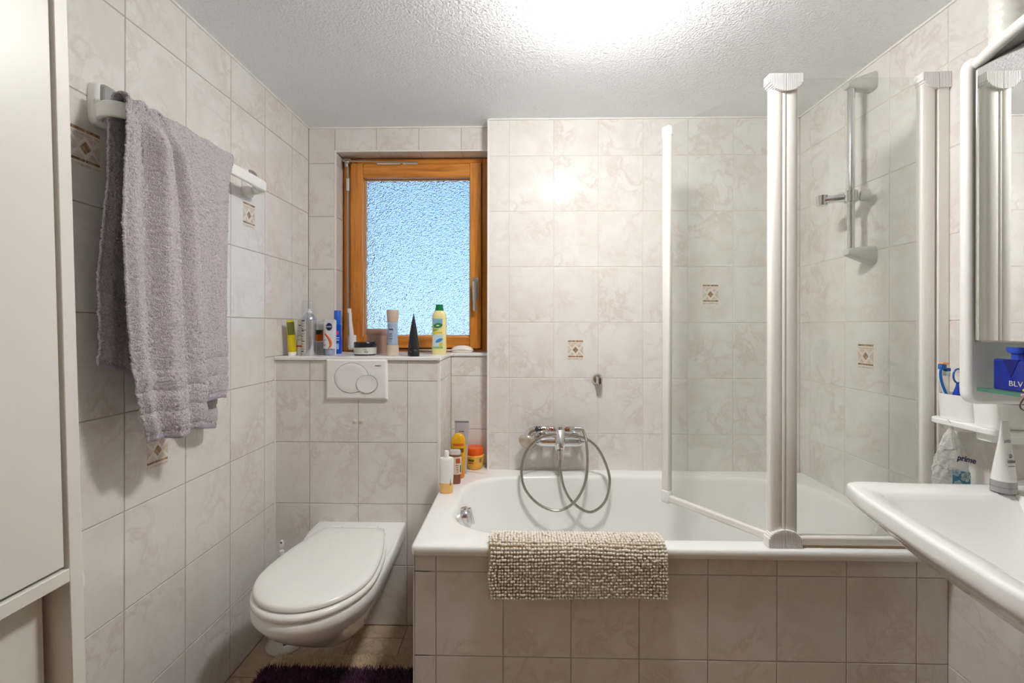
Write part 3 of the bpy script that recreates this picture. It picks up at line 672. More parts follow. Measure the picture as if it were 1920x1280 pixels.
# bowed canopy: tube-edged board reaching out over the doors
def bow(y): t = (y-.62)/.444; return 1.098-.100*(1-t*t)
ys = [1.062-.884*i/40 for i in range(41)]
MB().tube([(bow(y), y, 1.858) for y in ys], .0135, 16).build('canopy_edge', PLASTIC, mc)
cn = MB(); vs = []; fs = []
for i, y in enumerate(ys):
    for x, z in ((bow(y), 1.866), (1.115, 1.866), (1.115, 1.850), (bow(y), 1.850)): vs.append((x, y, z))
for i in range(len(ys)-1):
    for k in range(4): l = (k+1) % 4; fs.append((i*4+k, i*4+l, i*4+4+l, i*4+4+k))
fs += [(0, 1, 2, 3), tuple(len(vs)-4+k for k in (3, 2, 1, 0))]
cn.add(vs, fs).build('canopy_board', mat('canopy_grey', C(205, 204, 200), .4), mc, smooth=0)
# ------------------------------------------------------------------ tall cabinet on the left, leaning back a little
tcab = thing('tall_cabinet', (-.615, .31, 0), 'tall white lacquered cabinet leaning against the left wall', 'cabinet')
xf_, xb_ = -.613, -.875
MB().box(xb_, xf_, .601, .620, .01, 2.06).build('side_panel', LAC, tcab, bevel=.0012)
MB().box(xb_, xf_, .0, .019, .01, 2.06).build('side_panel', LAC, tcab, bevel=.0012)
MB().box(xb_, xf_, .019, .601, 2.042, 2.06).build('top_board', LAC, tcab, bevel=.001)
MB().box(xb_, xf_+.0005, .019, .601, .862, .881).build('shelf_board', LAC, tcab, bevel=.0012)
MB().box(xb_, xf_-.01, .019, .601, .03, .05).build('bottom_board', LAC, tcab, bevel=.001)
MB().box(xb_, xb_+.006, .019, .601, .05, 2.042).build('back_panel', LAC, tcab, smooth=0)
MB().box(xf_-.021, xf_-.003, .022, .5975, .885, 2.039).build('upper_door', LAC, tcab, bevel=.0015)
MB().box(xf_-.050, xf_-.032, .022, .594, .055, .859).build('lower_door', LAC, tcab, bevel=.0015)
tcab.rotation_euler = (0, -math.radians(1.75), 0)

# ------------------------------------------------------------------ toilet roll on its wall holder
tr = thing('toilet_roll', (-.962, .85, .69), 'white toilet paper roll on the left wall, mostly hidden by the tall cabinet', 'toilet roll')
MB().lathe([(.018, .80), (.044, .80), (.046, .804), (.046, .890), (.044, .894), (.018, .894), (.018, .80)], (-.962, 0, .688), 40, 'y').build('paper', mat('tissue', C(238, 236, 232), .9), tr)
MB().cyl((-.962, .79, .688), (-.962, .905, .688), .012, n=16).tube([(-.962, .905, .688), (-.985, .908, .70), (XL+.0005, .908, .70)], .007, 12).build('holder_arm', PLASTIC, tr)

# ------------------------------------------------------------------ towel rail
trl = thing('towel_rail', (XL, 1.28, 1.72), 'white plastic towel rail with grey-capped brackets on the left wall', 'towel rail')
def tr_sect(p, d, up=.018, th=.006):
    pass
bp = catmull([(XL+.012, 1.010, 1.724), (XL+.030, .990, 1.726), (XL+.055, .985, 1.729), (XL+.074, .998, 1.731), (XL+.080, 1.03, 1.732), (XL+.080, 1.20, 1.732), (XL+.080, 1.40, 1.732), (XL+.080, 1.535, 1.732), (XL+.072, 1.565, 1.732), (XL+.050, 1.578, 1.730), (XL+.012, 1.580, 1.728)], 6)
rg = []
for i, p in enumerate(bp):
    t = (bp[min(i+1, len(bp)-1)]-bp[max(i-1, 0)]).normalized(); nrm = Vector((t.y, -t.x, 0)).normalized()
    rg.append([tuple(p+nrm*(.0075*math.copysign(abs(math.cos(a))**.5, math.cos(a)))+Vector((0, 0, .0185*math.copysign(abs(math.sin(a))**.5, math.sin(a))))) for a in [2*PI*k/20 for k in range(20)]])
MB().loft(rg).build('rail_bar', PLASTIC, trl, smooth=50)
for yc in (1.016, 1.572):
    b_ = MB()
    rg = []
    for x, k in ((XL+.0003, 1.), (XL+.014, 1.), (XL+.020, .93), (XL+.023, .8)):
        rg.append([(x, yc+.026*k*math.copysign(abs(math.cos(a))**.5, math.cos(a)), 1.750+.050*k*math.copysign(abs(math.sin(a))**.4, math.sin(a))) for a in [2*PI*q/28 for q in range(28)]])
    br = MB().loft(rg).build('bracket', PLASTIC, trl)
    rg = []
    for x, k in ((XL+.015, 1.), (XL+.026, .97), (XL+.031, .8)):
        rg.append([(x, yc+.003+.0215*k*math.copysign(abs(math.cos(a))**.5, math.cos(a)), 1.770+.028*k*math.copysign(abs(math.sin(a))**.5, math.sin(a))) for a in [2*PI*q/28 for q in range(28)]])
    MB().loft(rg).build('grey_cap', SILVER, br)

# ------------------------------------------------------------------ towel
TW = mat('lilac_terry', C(176, 164, 174), .95, sheen=.35)
bsdf(TW).inputs['Sheen Roughness'].default_value = .5
_t = N(TW, 'ShaderNodeTexCoord'); _n = N(TW, 'ShaderNodeTexNoise', Scale=330., Detail=2., Roughness=.6); LK(TW, _t.outputs['Object'], _n.inputs['Vector'])
_r = ramp(TW, _n.outputs['Fac'], [(.32, C(184, 173, 181)), (.62, C(212, 203, 208))]); LK(TW, _r.outputs[0], bsdf(TW).inputs['Base Color']); bump(TW, _n.outputs['Fac'], .9, .004)
HEM = mat('lilac_hem', C(168, 157, 172), .85)
sm = lambda a, b, x: np.clip((x-a)/(b-a), 0, 1)**2*(3-2*np.clip((x-a)/(b-a), 0, 1))
def towel():
    ns, nf, nb, na = 150, 290, 270, 12
    s = np.linspace(0, 1, ns)[None, :]
    tf = np.linspace(0, 1, nf)[:, None]; tb = np.linspace(0, 1, nb)[:, None]
    ip = lambda t, xs, ys_: np.interp(t, xs, ys_)
    step = sm(.585, .635, s)
    # front: near panel (s<.6) hangs forward of the far panel
    Ya = ip(tf, [0, .1, .35, .65, .82, .93, 1], [.985, .962, .955, .972, .988, 1.005, 1.026]); Yb = ip(tf, [0, .1, .3, .8, 1], [1.10, 1.115, 1.160, 1.188, 1.192]); Yc = ip(tf, [0, .5, 1], [1.352, 1.342, 1.345])
    q = np.clip(s/.6, 0, 1); r = np.clip((s-.6)/.4, 0, 1)
    Yf = np.where(s < .6, Ya+(Yb-Ya)*q, Yb+(Yc-Yb)*r)
    zh = .945*(1-step)+1.008*step + .004*np.sin(s*17)
    Zf = 1.757-tf*(1.757-zh)
    am = sm(0, .12, tf)
    near = -.889+.012*np.sin(q*PI)**.7+.019*np.cos(2*PI*(q*1.85+.08*tf)+.5)*(1-.35*tf)+.008*np.cos(2*PI*(q*4.1+.25)+tf*2)*(1-.7*tf)
    near = near-.016*(1-sm(0, .10, q))
    far = -.913+.006*np.cos(2*PI*(r*1.3+.1)+tf)+.003*np.sin(2*PI*r*3.2+3*tf)*(1-tf)-.010*sm(.88, 1, r)
    Xf = (near*(1-step)+far*step)*am+(-.917+.005*np.cos(q*2*PI*3))*(1-am)
    # terry bands above the hem
    def bands(d):     # d = distance above hem (m)
        k = np.zeros_like(d)
        for i in range(3):
            lo, hi = .016+i*.052, .016+(i+1)*.052
            m_ = (d > lo) & (d < hi); k = np.where(m_, .0065*np.sin(PI*np.clip((d-lo)/(hi-lo), 0, 1))**.35-.002, k)
        return k
    Xf = Xf+bands(Zf-zh)
    # over the bar
    a = np.linspace(0, PI, na+2)[1:-1][:, None]
    Y0, X0, Z0 = Yf[0:1], Xf[0:1], Zf[0:1]
    # back: slants away, short near edge, long far edge
    Yba = ip(tb, [0, .3, .7, 1], [.985, 1.0, .975, .972]); Ybc = ip(tb, [0, 1], [1.352, 1.352])
    e = np.clip(s*1.0, 0, 1); Ybk = Yba+(Ybc-Yba)*e
    zhb = np.interp(s, [0, .1, .32, .75, 1], [1.137, 1.125, 1.092, .925, .905])
    Zb = 1.757-tb*(1.757-zhb)
    Xb = -.962+.010*np.cos(2*PI*(s*2.2+.12))*sm(0, .3, tb)-.006*np.sin(PI*tb)+.014*(1-sm(0, .09, s))*sm(.05, .3, tb)*-1
    Xb = Xb*sm(0, .05, tb)+(-.949)*(1-sm(0, .05, tb)); Xb = np.maximum(Xb+bands(Zb-zhb), -1.003)
    Xm = (X0+Xb[0:1])/2; R_ = (X0-Xb[0:1])/2
    Xa = Xm+R_*np.cos(a); Za = Z0+np.abs(R_)*.55*np.sin(a)+.003*np.sin(s*40)*np.sin(a); Ya_ = Y0+(Ybk[0:1]-Y0)*(a/PI)
    X = np.concatenate([Xf[::-1], Xa, Xb]); Y = np.concatenate([Yf[::-1], Ya_, Ybk]); Z = np.concatenate([Zf[::-1], Za, Zb])
    jit = rng.normal(0, .0013, X.shape); jy = rng.normal(0, .0006, X.shape); jz = rng.normal(0, .0006, X.shape)
    edge = np.ones_like(X); edge[:3] = .2; edge[-3:] = .2
    X = X+jit*edge; Y = Y+jy*edge; Z = Z+jz*edge
    nr = X.shape[0]
    V = np.stack([X, Y, Z], -1).reshape(-1, 3)
    i = np.arange((nr-1)*(ns-1)); rr2 = i//(ns-1); cc2 = i % (ns-1); b0 = rr2*ns+cc2
    F = np.stack([b0, b0+1, b0+ns+1, b0+ns], -1)
    return V, F, nr, ns
V, F, nr, ns = towel()
tw = thing('towel', (-.92, 1.16, .95), 'lilac terry bath towel draped over the towel rail', 'towel')
mb = MB(); mb.v = V.tolist(); mb.f = [tuple(f) for f in F.tolist()]
mb.build('terry_cloth', TW, tw, smooth=180, solid=.0048)
for row in (0, nr-1):
    P = V.reshape(nr, ns, 3)[row, ::3]
    rg = [[(p[0]+.0032*math.cos(2*PI*k/10), p[1], p[2]+.004+.0085*math.sin(2*PI*k/10)) for k in range(10)] for p in P]
    MB().loft(rg).build('hem', HEM, tw, smooth=60)

# ------------------------------------------------------------------ bobble bath mat over the tub rim
bm_ = thing('bobble_mat', (.16, 1.27, ZT), 'cream bobble bath mat hung over the front rim of the tub', 'bath mat')
path = [(1.405, .505), (1.372, .535), (1.352, .572), (1.338, .586), (1.312, .590), (1.285, .590), (1.268, .585), (1.259, .570), (1.256, .545), (1.256, .50), (1.257, .435)]
pc = catmull([(0, y, z) for y, z in path], 10); Lp = [0.]
for a, b in zip(pc, pc[1:]): Lp.append(Lp[-1]+(b-a).length)
def along(s):
    s = min(max(s, 0), Lp[-1]-1e-6); j = 0
    while Lp[j+1] < s: j += 1
    t = (s-Lp[j])/(Lp[j+1]-Lp[j]); p = pc[j].lerp(pc[j+1], t); d = (pc[min(j+1, len(pc)-1)]-pc[j]).normalized()
    return p, Vector((0, d.z, -d.y))
ico = bmesh.new(); bmesh.ops.create_icosphere(ico, subdivisions=1, radius=1); IV = np.array([v.co[:] for v in ico.verts]); IF = np.array([[v.index for v in f.verts] for f in ico.faces]); ico.free()
VV = []; FF = []; cnt = 0; pitch = .0087; ncol = 59; nrow = int(Lp[-1]/.0092)
for r in range(nrow):
    for c in range(ncol):
        wav = .0016*math.sin(c*.16+r*.3)+.0014*math.sin(c*.07-r*.5+1)
        s = (r+.5)*Lp[-1]/nrow+wav+random.gauss(0, .0007)
        p, n = along(s); far_ = r/nrow
        x = -.092+(c+.5)*pitch*(1+.006*far_)+random.gauss(0, .0008)-.0*far_
        x = x-.004*math.sin(r*.5)*(c < 3)
        if n.y > 0 and False: n = -n
        zz = p.z-(.010*(1-c/ncol) - .006)*(far_ > .6)*(far_-.6)/.4
        cpos = np.array([x, p.y, zz])+np.array(n)*(-.0035+random.gauss(0, .0006))*(-1)
        R = np.array([.0049, .0048, .0048])*random.uniform(.86, 1.1)
        VV.append(IV*R+cpos); FF.append(IF+cnt); cnt += len(IV)
mb = MB(); mb.v = np.concatenate(VV).tolist(); mb.f = [tuple(f) for f in np.concatenate(FF).tolist()]
CH = mat('cream_chenille', C(245, 238, 226), .95, sheen=.2)
_t = N(CH, 'ShaderNodeTexCoord'); _n = N(CH, 'ShaderNodeTexNoise', Scale=900., Detail=2.); LK(CH, _t.outputs['Object'], _n.inputs['Vector']); bump(CH, _n.outputs['Fac'], .6, .0015)
bo = mb.build('bobbles', CH, bm_, smooth=180); bo['kind'] = 'stuff'
bk = MB(); vs = []
for i in range(61):
    s = Lp[-1]*i/60; p, n = along(s)
    for x in (-.0935, .4235):
        zz = p.z-(.010*(1 if x < 0 else 0)-.006)*(i/60 > .6)*(i/60-.6)/.4
        vs.append((x, p.y-n.y*.0035*(1), zz-n.z*.0035))
bk.add(vs, [(2*i, 2*i+1, 2*i+3, 2*i+2) for i in range(60)]).build('backing', mat('mat_backing', C(214, 194, 162), .95), bm_, smooth=60, solid=.003)

# ------------------------------------------------------------------ plush rug on the floor
rug = thing('plush_rug', (-.62, 1.25, 0), 'purple plush rug with beige border on the floor under the toilet', 'rug')
def tufts(x0, x1, y0, y1, n, h, r, lean):
    px = rng.uniform(x0, x1, n); py = rng.uniform(y0, y1, n); a = rng.uniform(0, 2*PI, n); hh = h*rng.uniform(.75, 1.2, n); ln = lean*rng.uniform(.2, 1.3, n)
    b = rng.uniform(0, 2*PI, n); vs = np.zeros((n, 7, 3))
    for k in range(3):
        q = b+2*PI*k/3
        vs[:, k] = np.stack([px+r*np.cos(q), py+r*np.sin(q), np.full(n, .008)], -1)
        vs[:, 3+k] = np.stack([px+ln*.35*np.cos(a)+r*1.1*np.cos(q), py+ln*.35*np.sin(a)+r*1.1*np.sin(q), .008+hh*.6], -1)
    vs[:, 6] = np.stack([px+ln*np.cos(a), py+ln*np.sin(a), .008+hh], -1)
    f4 = [(k, (k+1) % 3, 3+(k+1) % 3, 3+k) for k in range(3)]; f3 = [(3+k, 3+(k+1) % 3, 6) for k in range(3)]
    o = (np.arange(n)*7)[:, None]
    F = []
    for f in f4+f3: F += [tuple(t) for t in (o+np.array(f)[None, :]).tolist()]
    mb = MB(); mb.v = vs.reshape(-1, 3).tolist(); mb.f = F; return mb
PUR = mat('purple_pile', C(74, 20, 66), .8, sheen=.3); 
_t = N(PUR, 'ShaderNodeTexCoord'); _n = N(PUR, 'ShaderNodeTexNoise', Scale=9., Detail=3.); LK(PUR, _t.outputs['Object'], _n.inputs['Vector'])
_r = ramp(PUR, _n.outputs['Fac'], [(.35, C(58, 12, 52)), (.65, C(104, 30, 88))]); LK(PUR, _r.outputs[0], bsdf(PUR).inputs['Base Color'])
MB().box(-.895, -.345, .90, 1.575, .0008, .009).build('backing', mat('rug_backing', C(120, 100, 80), .9), rug, smooth=0)
q = tufts(-.900, -.340, .90, 1.508, 24000, .028, .0016, .016).build('purple_pile', PUR, rug, smooth=60); q['kind'] = 'stuff'
q = tufts(-.893, -.345, 1.506, 1.575, 9000, .014, .0013, .008).build('beige_border_pile', mat('beige_pile', C(248, 230, 204), .9), rug, smooth=60); q['kind'] = 'stuff'

# ------------------------------------------------------------------ toilet brush stand behind the toilet
tb_ = thing('toilet_brush', (-.905, 1.655, 0), 'white toilet brush in its stand between toilet and left wall', 'toilet brush')
st = []
for z, r in ((.0008, .068), (.006, .070), (.012, .066), (.030, .058), (.085, .050), (.13, .047), (.135, .045)): st.append((r, z))
_n = 40; MBs = MB(); rings = [[(-.905+r*math.cos(2*PI*k/_n), 1.655+r*math.sin(2*PI*k/_n), z) for k in range(_n)] for r, z in st]
for i in range(len(rings)-1):
    for k in range(_n):
        a = 2*PI*(k+.5)/_n
        if i == 3 and 5.05 < a < 5.75: continue     # open window in the front of the stand
        MBs.add([rings[i][k], rings[i][(k+1) % _n], rings[i+1][(k+1) % _n], rings[i+1][k]], [(0, 1, 2, 3)])
MBs.add([p for p in rings[0]], [tuple(range(_n))])
MBs.build('stand', PLASTIC, tb_, smooth=40, solid=.003, weld=True)
MB().cyl((-.905, 1.655, .02), (-.905, 1.655, .11), .030, n=20).build('brush_head', mat('brush_bristle', C(214, 208, 190), .9), tb_)
MB().tube([(-.905, 1.655, .10), (-.912, 1.652, .25), (-.921, 1.650, .36)], [.007, .006, .0085], 14).build('handle', PLASTIC, tb_)
_m = MB(); ring = []
for k in range(24): a = 2*PI*k/24; ring.append((math.cos(a)*.0085, math.sin(a)*.016))
_m.loft([[(-.921+u, 1.650+d, .385+w) for u, w in ring] for d in (-.004, .004)]).build('handle_end', PLASTIC, tb_, bevel=.002)
MB().cyl((-.921, 1.6455, .392), (-.921, 1.655, .392), .004, n=14).build('hanging_hole', mat('hole_grey', C(120, 115, 108), .7), tb_)
# ------------------------------------------------------------------ toiletries
def sect(S, z):
    for (z0, *a), (z1, *b) in zip(S, S[1:]):
        if z0 <= z <= z1 and z1 > z0:
            t = (z-z0)/(z1-z0); return [p+(q-p)*t for p, q in zip(a, b)]
    return list(S[-1][1:])
def body(S, m, nm, par, n=36, sub=None, smooth=40):
    """S: (z, rx, ry, exponent) sections in the thing's own frame (front = -y)"""
    rg = [se(0, 0, z, a, b, e, n) for z, a, b, e in S]
    mb = MB().loft(rg); mb.xf(Matrix.Translation(wloc(par))); return mb.build(nm, m, par, smooth=smooth)
def patch(S, m, nm, par, t0, t1, z0, z1, off=.0005, n=14, k=6):
    """label hugging the body between two directions (degrees, -90 = front) and heights"""
    outp, inn_ = [], []
    for j in range(k+1):
        z = z0+(z1-z0)*j/k; a, b, e = sect(S, z)
        for o_, L_ in ((off, outp), (-.0008, inn_)):
            r = []
            for i in range(n+1):
                t = math.radians(t0+(t1-t0)*i/n); c, s = math.cos(t), math.sin(t)
                r.append(((a+o_)*math.copysign(abs(c)**(2/e), c), (b+o_)*math.copysign(abs(s)**(2/e), s), z))
            L_.append(r)
    mb = MB(); w = n+1; vs = [p for r in outp for p in r]; fs = []
    for j in range(k):
        for i in range(n): fs.append((j*w+i, j*w+i+1, (j+1)*w+i+1, (j+1)*w+i))
    mb.add(vs, fs); L0 = wloc(par); mb.v = [(p[0]+L0.x, p[1]+L0.y, p[2]+L0.z) for p in mb.v]
    return mb.build(nm, m, par, smooth=60)
def ptext(par, body_, size, m, x, z, y, nm='lettering', right=(1, 0, 0), up=(0, 0, 1), bold=0, real=True):
    L0 = wloc(par)
    if not real:      # print too small to read in the photograph: word-sized dashes
        x_ = x-len(body_)*size*.26; mb = MB()
        for w_ in body_.split('-'):
            d_ = len(w_)*size*.5; mb.box(L0.x+x_, L0.x+x_+d_, L0.y+y-.0003, L0.y+y+.0008, L0.z+z-size*.3, L0.z+z+size*.3); x_ += d_+size*.5
        return mb.build('print_line', m, par, smooth=0)
    return text(nm, body_, size, m, par, (L0.x+x, L0.y+y, L0.z+z), right, up, .0002, bold=bold)
INK = mat('black_ink', C(35, 35, 38), .5); GREY = mat('grey_ink', C(120, 120, 124), .5); WHT = mat('white_label', C(240, 238, 233), .4)
G1 = 'toiletries on the window sill'
ZS = 1.1003

t = thing('yellow_tube', (-.972, 1.822, ZS), 'yellow toothpaste-like tube standing on its white cap, leftmost on the sill', 'tube', G1)
S = [(.016, .017, .0165, 2), (.05, .017, .015, 2), (.10, .0165, .009, 2), (.145, .0168, .0015, 2.4), (.150, .0168, .0012, 2.4)]
YEL = mat('yellow_tube', C(214, 190, 22), .3)
t1 = body(S, YEL, 'tube_body', t); body([(0, .0155, .0155, 2), (.014, .0160, .0160, 2), (.016, .015, .015, 2)], PLASTIC, 'cap', t)
patch(S, mat('olive_band', C(96, 98, 28), .35), 'green_band', t, -160, -20, .088, .142)
t.rotation_euler = (0, math.radians(-4), math.radians(60))

t = thing('white_tube', (-.944, 1.845, ZS), 'white cosmetic tube with thin red stripe between yellow tube and spray can', 'tube', G1)
S = [(0, .0200, .0175, 2), (.034, .0200, .0175, 2), (.06, .0195, .015, 2), (.11, .0190, .009, 2), (.150, .0185, .002, 2.4), (.156, .0185, .0015, 2.4)]
body(S, mat('tube_white', C(226, 226, 226), .3), 'tube_body', t); patch(S, mat('red_stripe', C(178, 36, 40), .4), 'red_stripe', t, -180, 0, .036, .042)
ptext(t, 'ooo', .006, INK, -.004, .128, -.0085, real=False); ptext(t, 'oooo-oo', .004, GREY, 0, .085, -.0155, real=False); ptext(t, 'ooo-ooo', .0035, GREY, 0, .066, -.0172, real=False)

t = thing('hair_spray_can', (-.905, 1.832, ZS), 'tall silver spray can with clear cap on the sill', 'spray can', G1)
S = [(0, .0270, .0270, 2), (.003, .0285, .0285, 2), (.150, .0285, .0285, 2), (.158, .0275, .0275, 2), (.174, .018, .018, 2), (.178, .013, .013, 2)]
body(S, mat('can_silver', C(206, 208, 214), .22, .85), 'can_body', t)
body([(.178, .010, .010, 2), (.186, .010, .010, 2), (.188, .006, .006, 2), (.198, .005, .005, 2)], PLASTIC, 'nozzle', t)
body([(.152, .0292, .0292, 2), (.20, .0285, .0285, 2), (.226, .0275, .0275, 2), (.232, .024, .024, 2)], thin_glass('clear_cap', (.95, .96, .97, 1), .08), 'clear_cap', t)
patch(S, mat('can_label', C(214, 210, 208), .4, .3), 'label_panel', t, -165, -88, .008, .150)
for i in range(13):
    z = .145-i*.0108; patch(S, GREY if i % 3 else INK, 'print_line', t, -155+(i*7) % 13, -98-(i*11) % 17, z, z+(.0022 if i % 4 else .005), .0009, 8, 1)
ptext(t, 'ooo-oooo', .004, INK, -.007, .108, -.0302, real=False)

t = thing('medicine_box', (-.860, 1.880, ZS), 'white carton with orange square label behind the spray can', 'box', G1)
L0 = t.location
MB().box(L0.x-.045, L0.x+.045, L0.y-.015, L0.y+.015, ZS, ZS+.150).build('carton', mat('carton', C(236, 234, 230), .5), t, smooth=0, bevel=.0008)
MB().box(L0.x-.034, L0.x+.0145, L0.y-.0158, L0.y-.0148, ZS+.060, ZS+.108).build('orange_label', mat('orange_label', C(226, 106, 22), .5), t, smooth=0)
MB().box(L0.x-.034, L0.x+.0145, L0.y-.0161, L0.y-.0148, ZS+.088, ZS+.108).build('black_label', INK, t, smooth=0)
ptext(t, 'X', .020, mat('orange_label'), 0, .098, -.0166, bold=.0006)
MB().box(L0.x-.034, L0.x+.0145, L0.y-.0156, L0.y-.0148, ZS+.006, ZS+.055).build('grey_label', mat('grey_label', C(196, 190, 184), .5), t, smooth=0)

t = thing('sun_cream_tube', (-.824, 1.845, ZS), 'white and orange cream tube with navy oval emblem on its front', 'tube', G1)
S = [(0, .0225, .016, 2.2), (.028, .0235, .017, 2.2), (.0285, .0245, .0175, 2.2), (.06, .0258, .0155, 2.2), (.11, .0262, .0095, 2.2), (.149, .0266, .002, 2.6), (.154, .0266, .0016, 2.6)]
body(S[2:], mat('tube_pale', C(216, 218, 224), .25), 'tube_body', t); body(S[:2]+[(.029, .0235, .017, 2.2)], thin_glass('clear_cap2', (.80, .83, .90, 1), .1), 'cap', t)
body([(.001, .018, .012, 2.2), (.028, .018, .012, 2.2)], mat('cap_core', C(198, 202, 214), .3), 'cap_core', t)
el = MB(); el.loft([[(-.824+.003+.0125*math.cos(2*PI*k/32), 1.845+yy, ZS+.122+.0165*math.sin(2*PI*k/32)) for k in range(32)] for yy in (-.0105, -.0072)]).build('emblem', mat('navy', C(26, 34, 92), .35), t)
ptext(t, 'NIVEA', .0075, WHT, .003, .122, -.0108, bold=.0002)
sw = MB(); vs = []
swp = [(-.024, .098, .006), (-.012, .090, .007), (.002, .076, .008), (.011, .060, .009), (.013, .045, .010), (.008, .032, .013)]
for x, z, w in swp:
    a, b, e = sect(S, z); yy = lambda x_: -(b*(max(0, 1-abs(x_/a)**e))**(1/e))-.0008
    vs += [(-.824+x-w*.5, 1.845+yy(x-w*.5), ZS+z-w*.3), (-.824+x+w*.5, 1.845+yy(x+w*.5), ZS+z+w*.3)]
sw.add(vs, [(2*i, 2*i+1, 2*i+3, 2*i+2) for i in range(len(swp)-1)]).build('orange_swoosh', mat('orange_print', C(232, 110, 48), .4), t, solid=.0006)
ptext(t, 'ooooo', .004, GREY, -.012, .066, -.0158, real=False); ptext(t, 'ooo', .005, mat('red_stripe'), -.014, .044, -.0165, real=False)

t = thing('blue_spray_bottle', (-.838, 1.960, ZS), 'bright blue slim bottle with blue cap behind the cream tube', 'bottle', G1)
S = [(0, .0185, .0185, 2), (.05, .0195, .0195, 2), (.090, .0165, .0165, 2), (.115, .0175, .0175, 2), (.132, .0170, .0170, 2)]
BLU = mat('blue_plastic', C(24, 78, 196), .25); body(S, BLU, 'bottle_body', t); body([(.132, .0145, .0145, 2), (.134, .0150, .0150, 2), (.192, .0150, .0150, 2), (.196, .0135, .0135, 2)], mat('blue_cap', C(40, 104, 214), .35), 'cap', t)
patch(S, mat('pink_print', C(206, 70, 110), .4), 'print_spot', t, -82, -48, .086, .104); patch(S, WHT, 'print_line', t, -80, -40, .070, .074); patch(S, WHT, 'print_line', t, -84, -46, .060, .064); patch(S, mat('pale_print', C(150, 190, 236), .4), 'print_spot', t, -85, -50, .020, .046)

t = thing('black_lid_jar', (-.673, 1.858, ZS), 'low round jar with pale label and black lid', 'jar', G1)
S = [(0, .044, .044, 2), (.002, .0465, .0465, 2), (.036, .0470, .0470, 2)]
body([(0, .044, .044, 2), (.003, .0460, .0460, 2), (.036, .0465, .0465, 2)], mat('jar_dark', C(60, 62, 64), .2), 'jar_body', t, 48)
patch(S, mat('jar_label', C(206, 206, 200), .4), 'label_band', t, -180, 180, .006, .034, .0004, 48, 2)
body([(.036, .0450, .0450, 2), (.038, .0465, .0465, 2), (.054, .0465, .0465, 2), (.057, .0445, .0445, 2)], mat('black_lid', C(26, 29, 38), .25), 'lid', t, 48)
ptext(t, 'oooo-ooo', .004, GREY, .014, .025, -.0462, real=False); ptext(t, 'ooo-ooo', .0045, INK, .020, .016, -.0455, real=False)

t = thing('brown_jar', (-.664, 1.985, ZS), 'square-shouldered mauve brown cream jar behind the black-lidded jar', 'jar', G1)
S = [(0, .040, .034, 4), (.004, .0415, .036, 4), (.085, .0420, .0365, 4)]
body(S, mat('mauve_jar', C(170, 138, 126), .3), 'jar_body', t); body([(.085, .0435, .038, 4), (.088, .0445, .039, 4), (.110, .0445, .039, 4), (.113, .043, .0375, 4)], mat('mauve_lid', C(158, 124, 112), .35), 'lid', t)
MAUV = mat('mauve_print', C(200, 176, 166), .5)
for i, (w_, z) in enumerate(((9, .072), (22, .058), (17, .050), (24, .040))): ptext(t, ['oo', 'ooooooo', 'ooo-oooo', 'ooooo-oo-oo'][i], .004, MAUV, -.008, z, -.0372, real=False)

t = thing('beige_bottle', (-.548, 1.838, ZS), 'slim clear bottle with beige cap and beige base', 'bottle', G1)
S = [(0, .0265, .0265, 2), (.045, .0250, .0250, 2), (.10, .0215, .0215, 2), (.140, .0218, .0218, 2)]
BEI = mat('beige_cap', C(202, 182, 164), .4)
body([(0, .0258, .0258, 2), (.002, .0265, .0265, 2), (.046, .0248, .0248, 2)], mat('beige_fill', C(216, 196, 176), .35), 'beige_base', t); body([(.046, .0248, .0248, 2), (.10, .0216, .0216, 2), (.140, .0220, .0220, 2)], thin_glass('bottle_clear', (.82, .88, .96, 1), .05), 'clear_body', t)
body([(.047, .0225, .0225, 2), (.138, .0198, .0198, 2)], mat('bottle_milk', C(205, 214, 228), .3), 'milky_content', t)
body([(.140, .0220, .0220, 2), (.142, .0225, .0225, 2), (.190, .0255, .0255, 2), (.194, .0245, .0245, 2)], BEI, 'cap', t)
ptext(t, 'ooo-ooo', .005, INK, 0, .112, -.0224, real=False); 
for i in range(4): ptext(t, ['oooooo', 'ooo-ooo', 'ooooooo', 'oooo'][i], .0036, GREY, 0, .094-i*.011, -.0236, real=False)

t = thing('black_cone_tube', (-.450, 1.806, ZS), 'matte black cone-shaped tube standing on its cap', 'tube', G1)
body([(.029, .0232, .0222, 2), (.06, .0205, .0185, 2), (.10, .0155, .0125, 2), (.145, .0075, .0055, 2), (.170, .0022, .0018, 2), (.178, .0012, .001, 2)], mat('black_tube', C(30, 32, 38), .32), 'tube_body', t)
body([(0, .0240, .0235, 2), (.002, .0246, .0240, 2), (.026, .0240, .0232, 2), (.028, .0225, .022, 2)], mat('black_cap', C(24, 26, 30), .4), 'cap', t)
ptext(t, 'V', .009, GREY, -.006, .018, -.0243)

t = thing('yellow_bottle', (-.366, 1.935, ZS), 'pale yellow detergent bottle with green cap', 'bottle', G1)
S = [(0, .030, .017, 3), (.003, .0315, .0185, 3), (.10, .0315, .0185, 3), (.165, .0310, .0180, 3), (.182, .0285, .0165, 2.8), (.192, .022, .014, 2.4), (.195, .018, .0125, 2.2)]
body(S, mat('pale_yellow', C(238, 226, 160), .3), 'bottle_body', t)
GRN = mat('green_cap', C(14, 120, 70), .3)
body([(.195, .0185, .013, 2.4), (.2, .0185, .013, 2.4), (.215, .0155, .0115, 2.4), (.218, .0165, .012, 2.4), (.222, .0165, .012, 2.4)], GRN, 'cap', t)
def flat(par, m, nm, x0, x1, z0, z1, y): 
    L_ = wloc(par); return MB().box(L_.x+x0, L_.x+x1, L_.y+y, L_.y+y+.0012, L_.z+z0, L_.z+z1).build(nm, m, par, smooth=0)
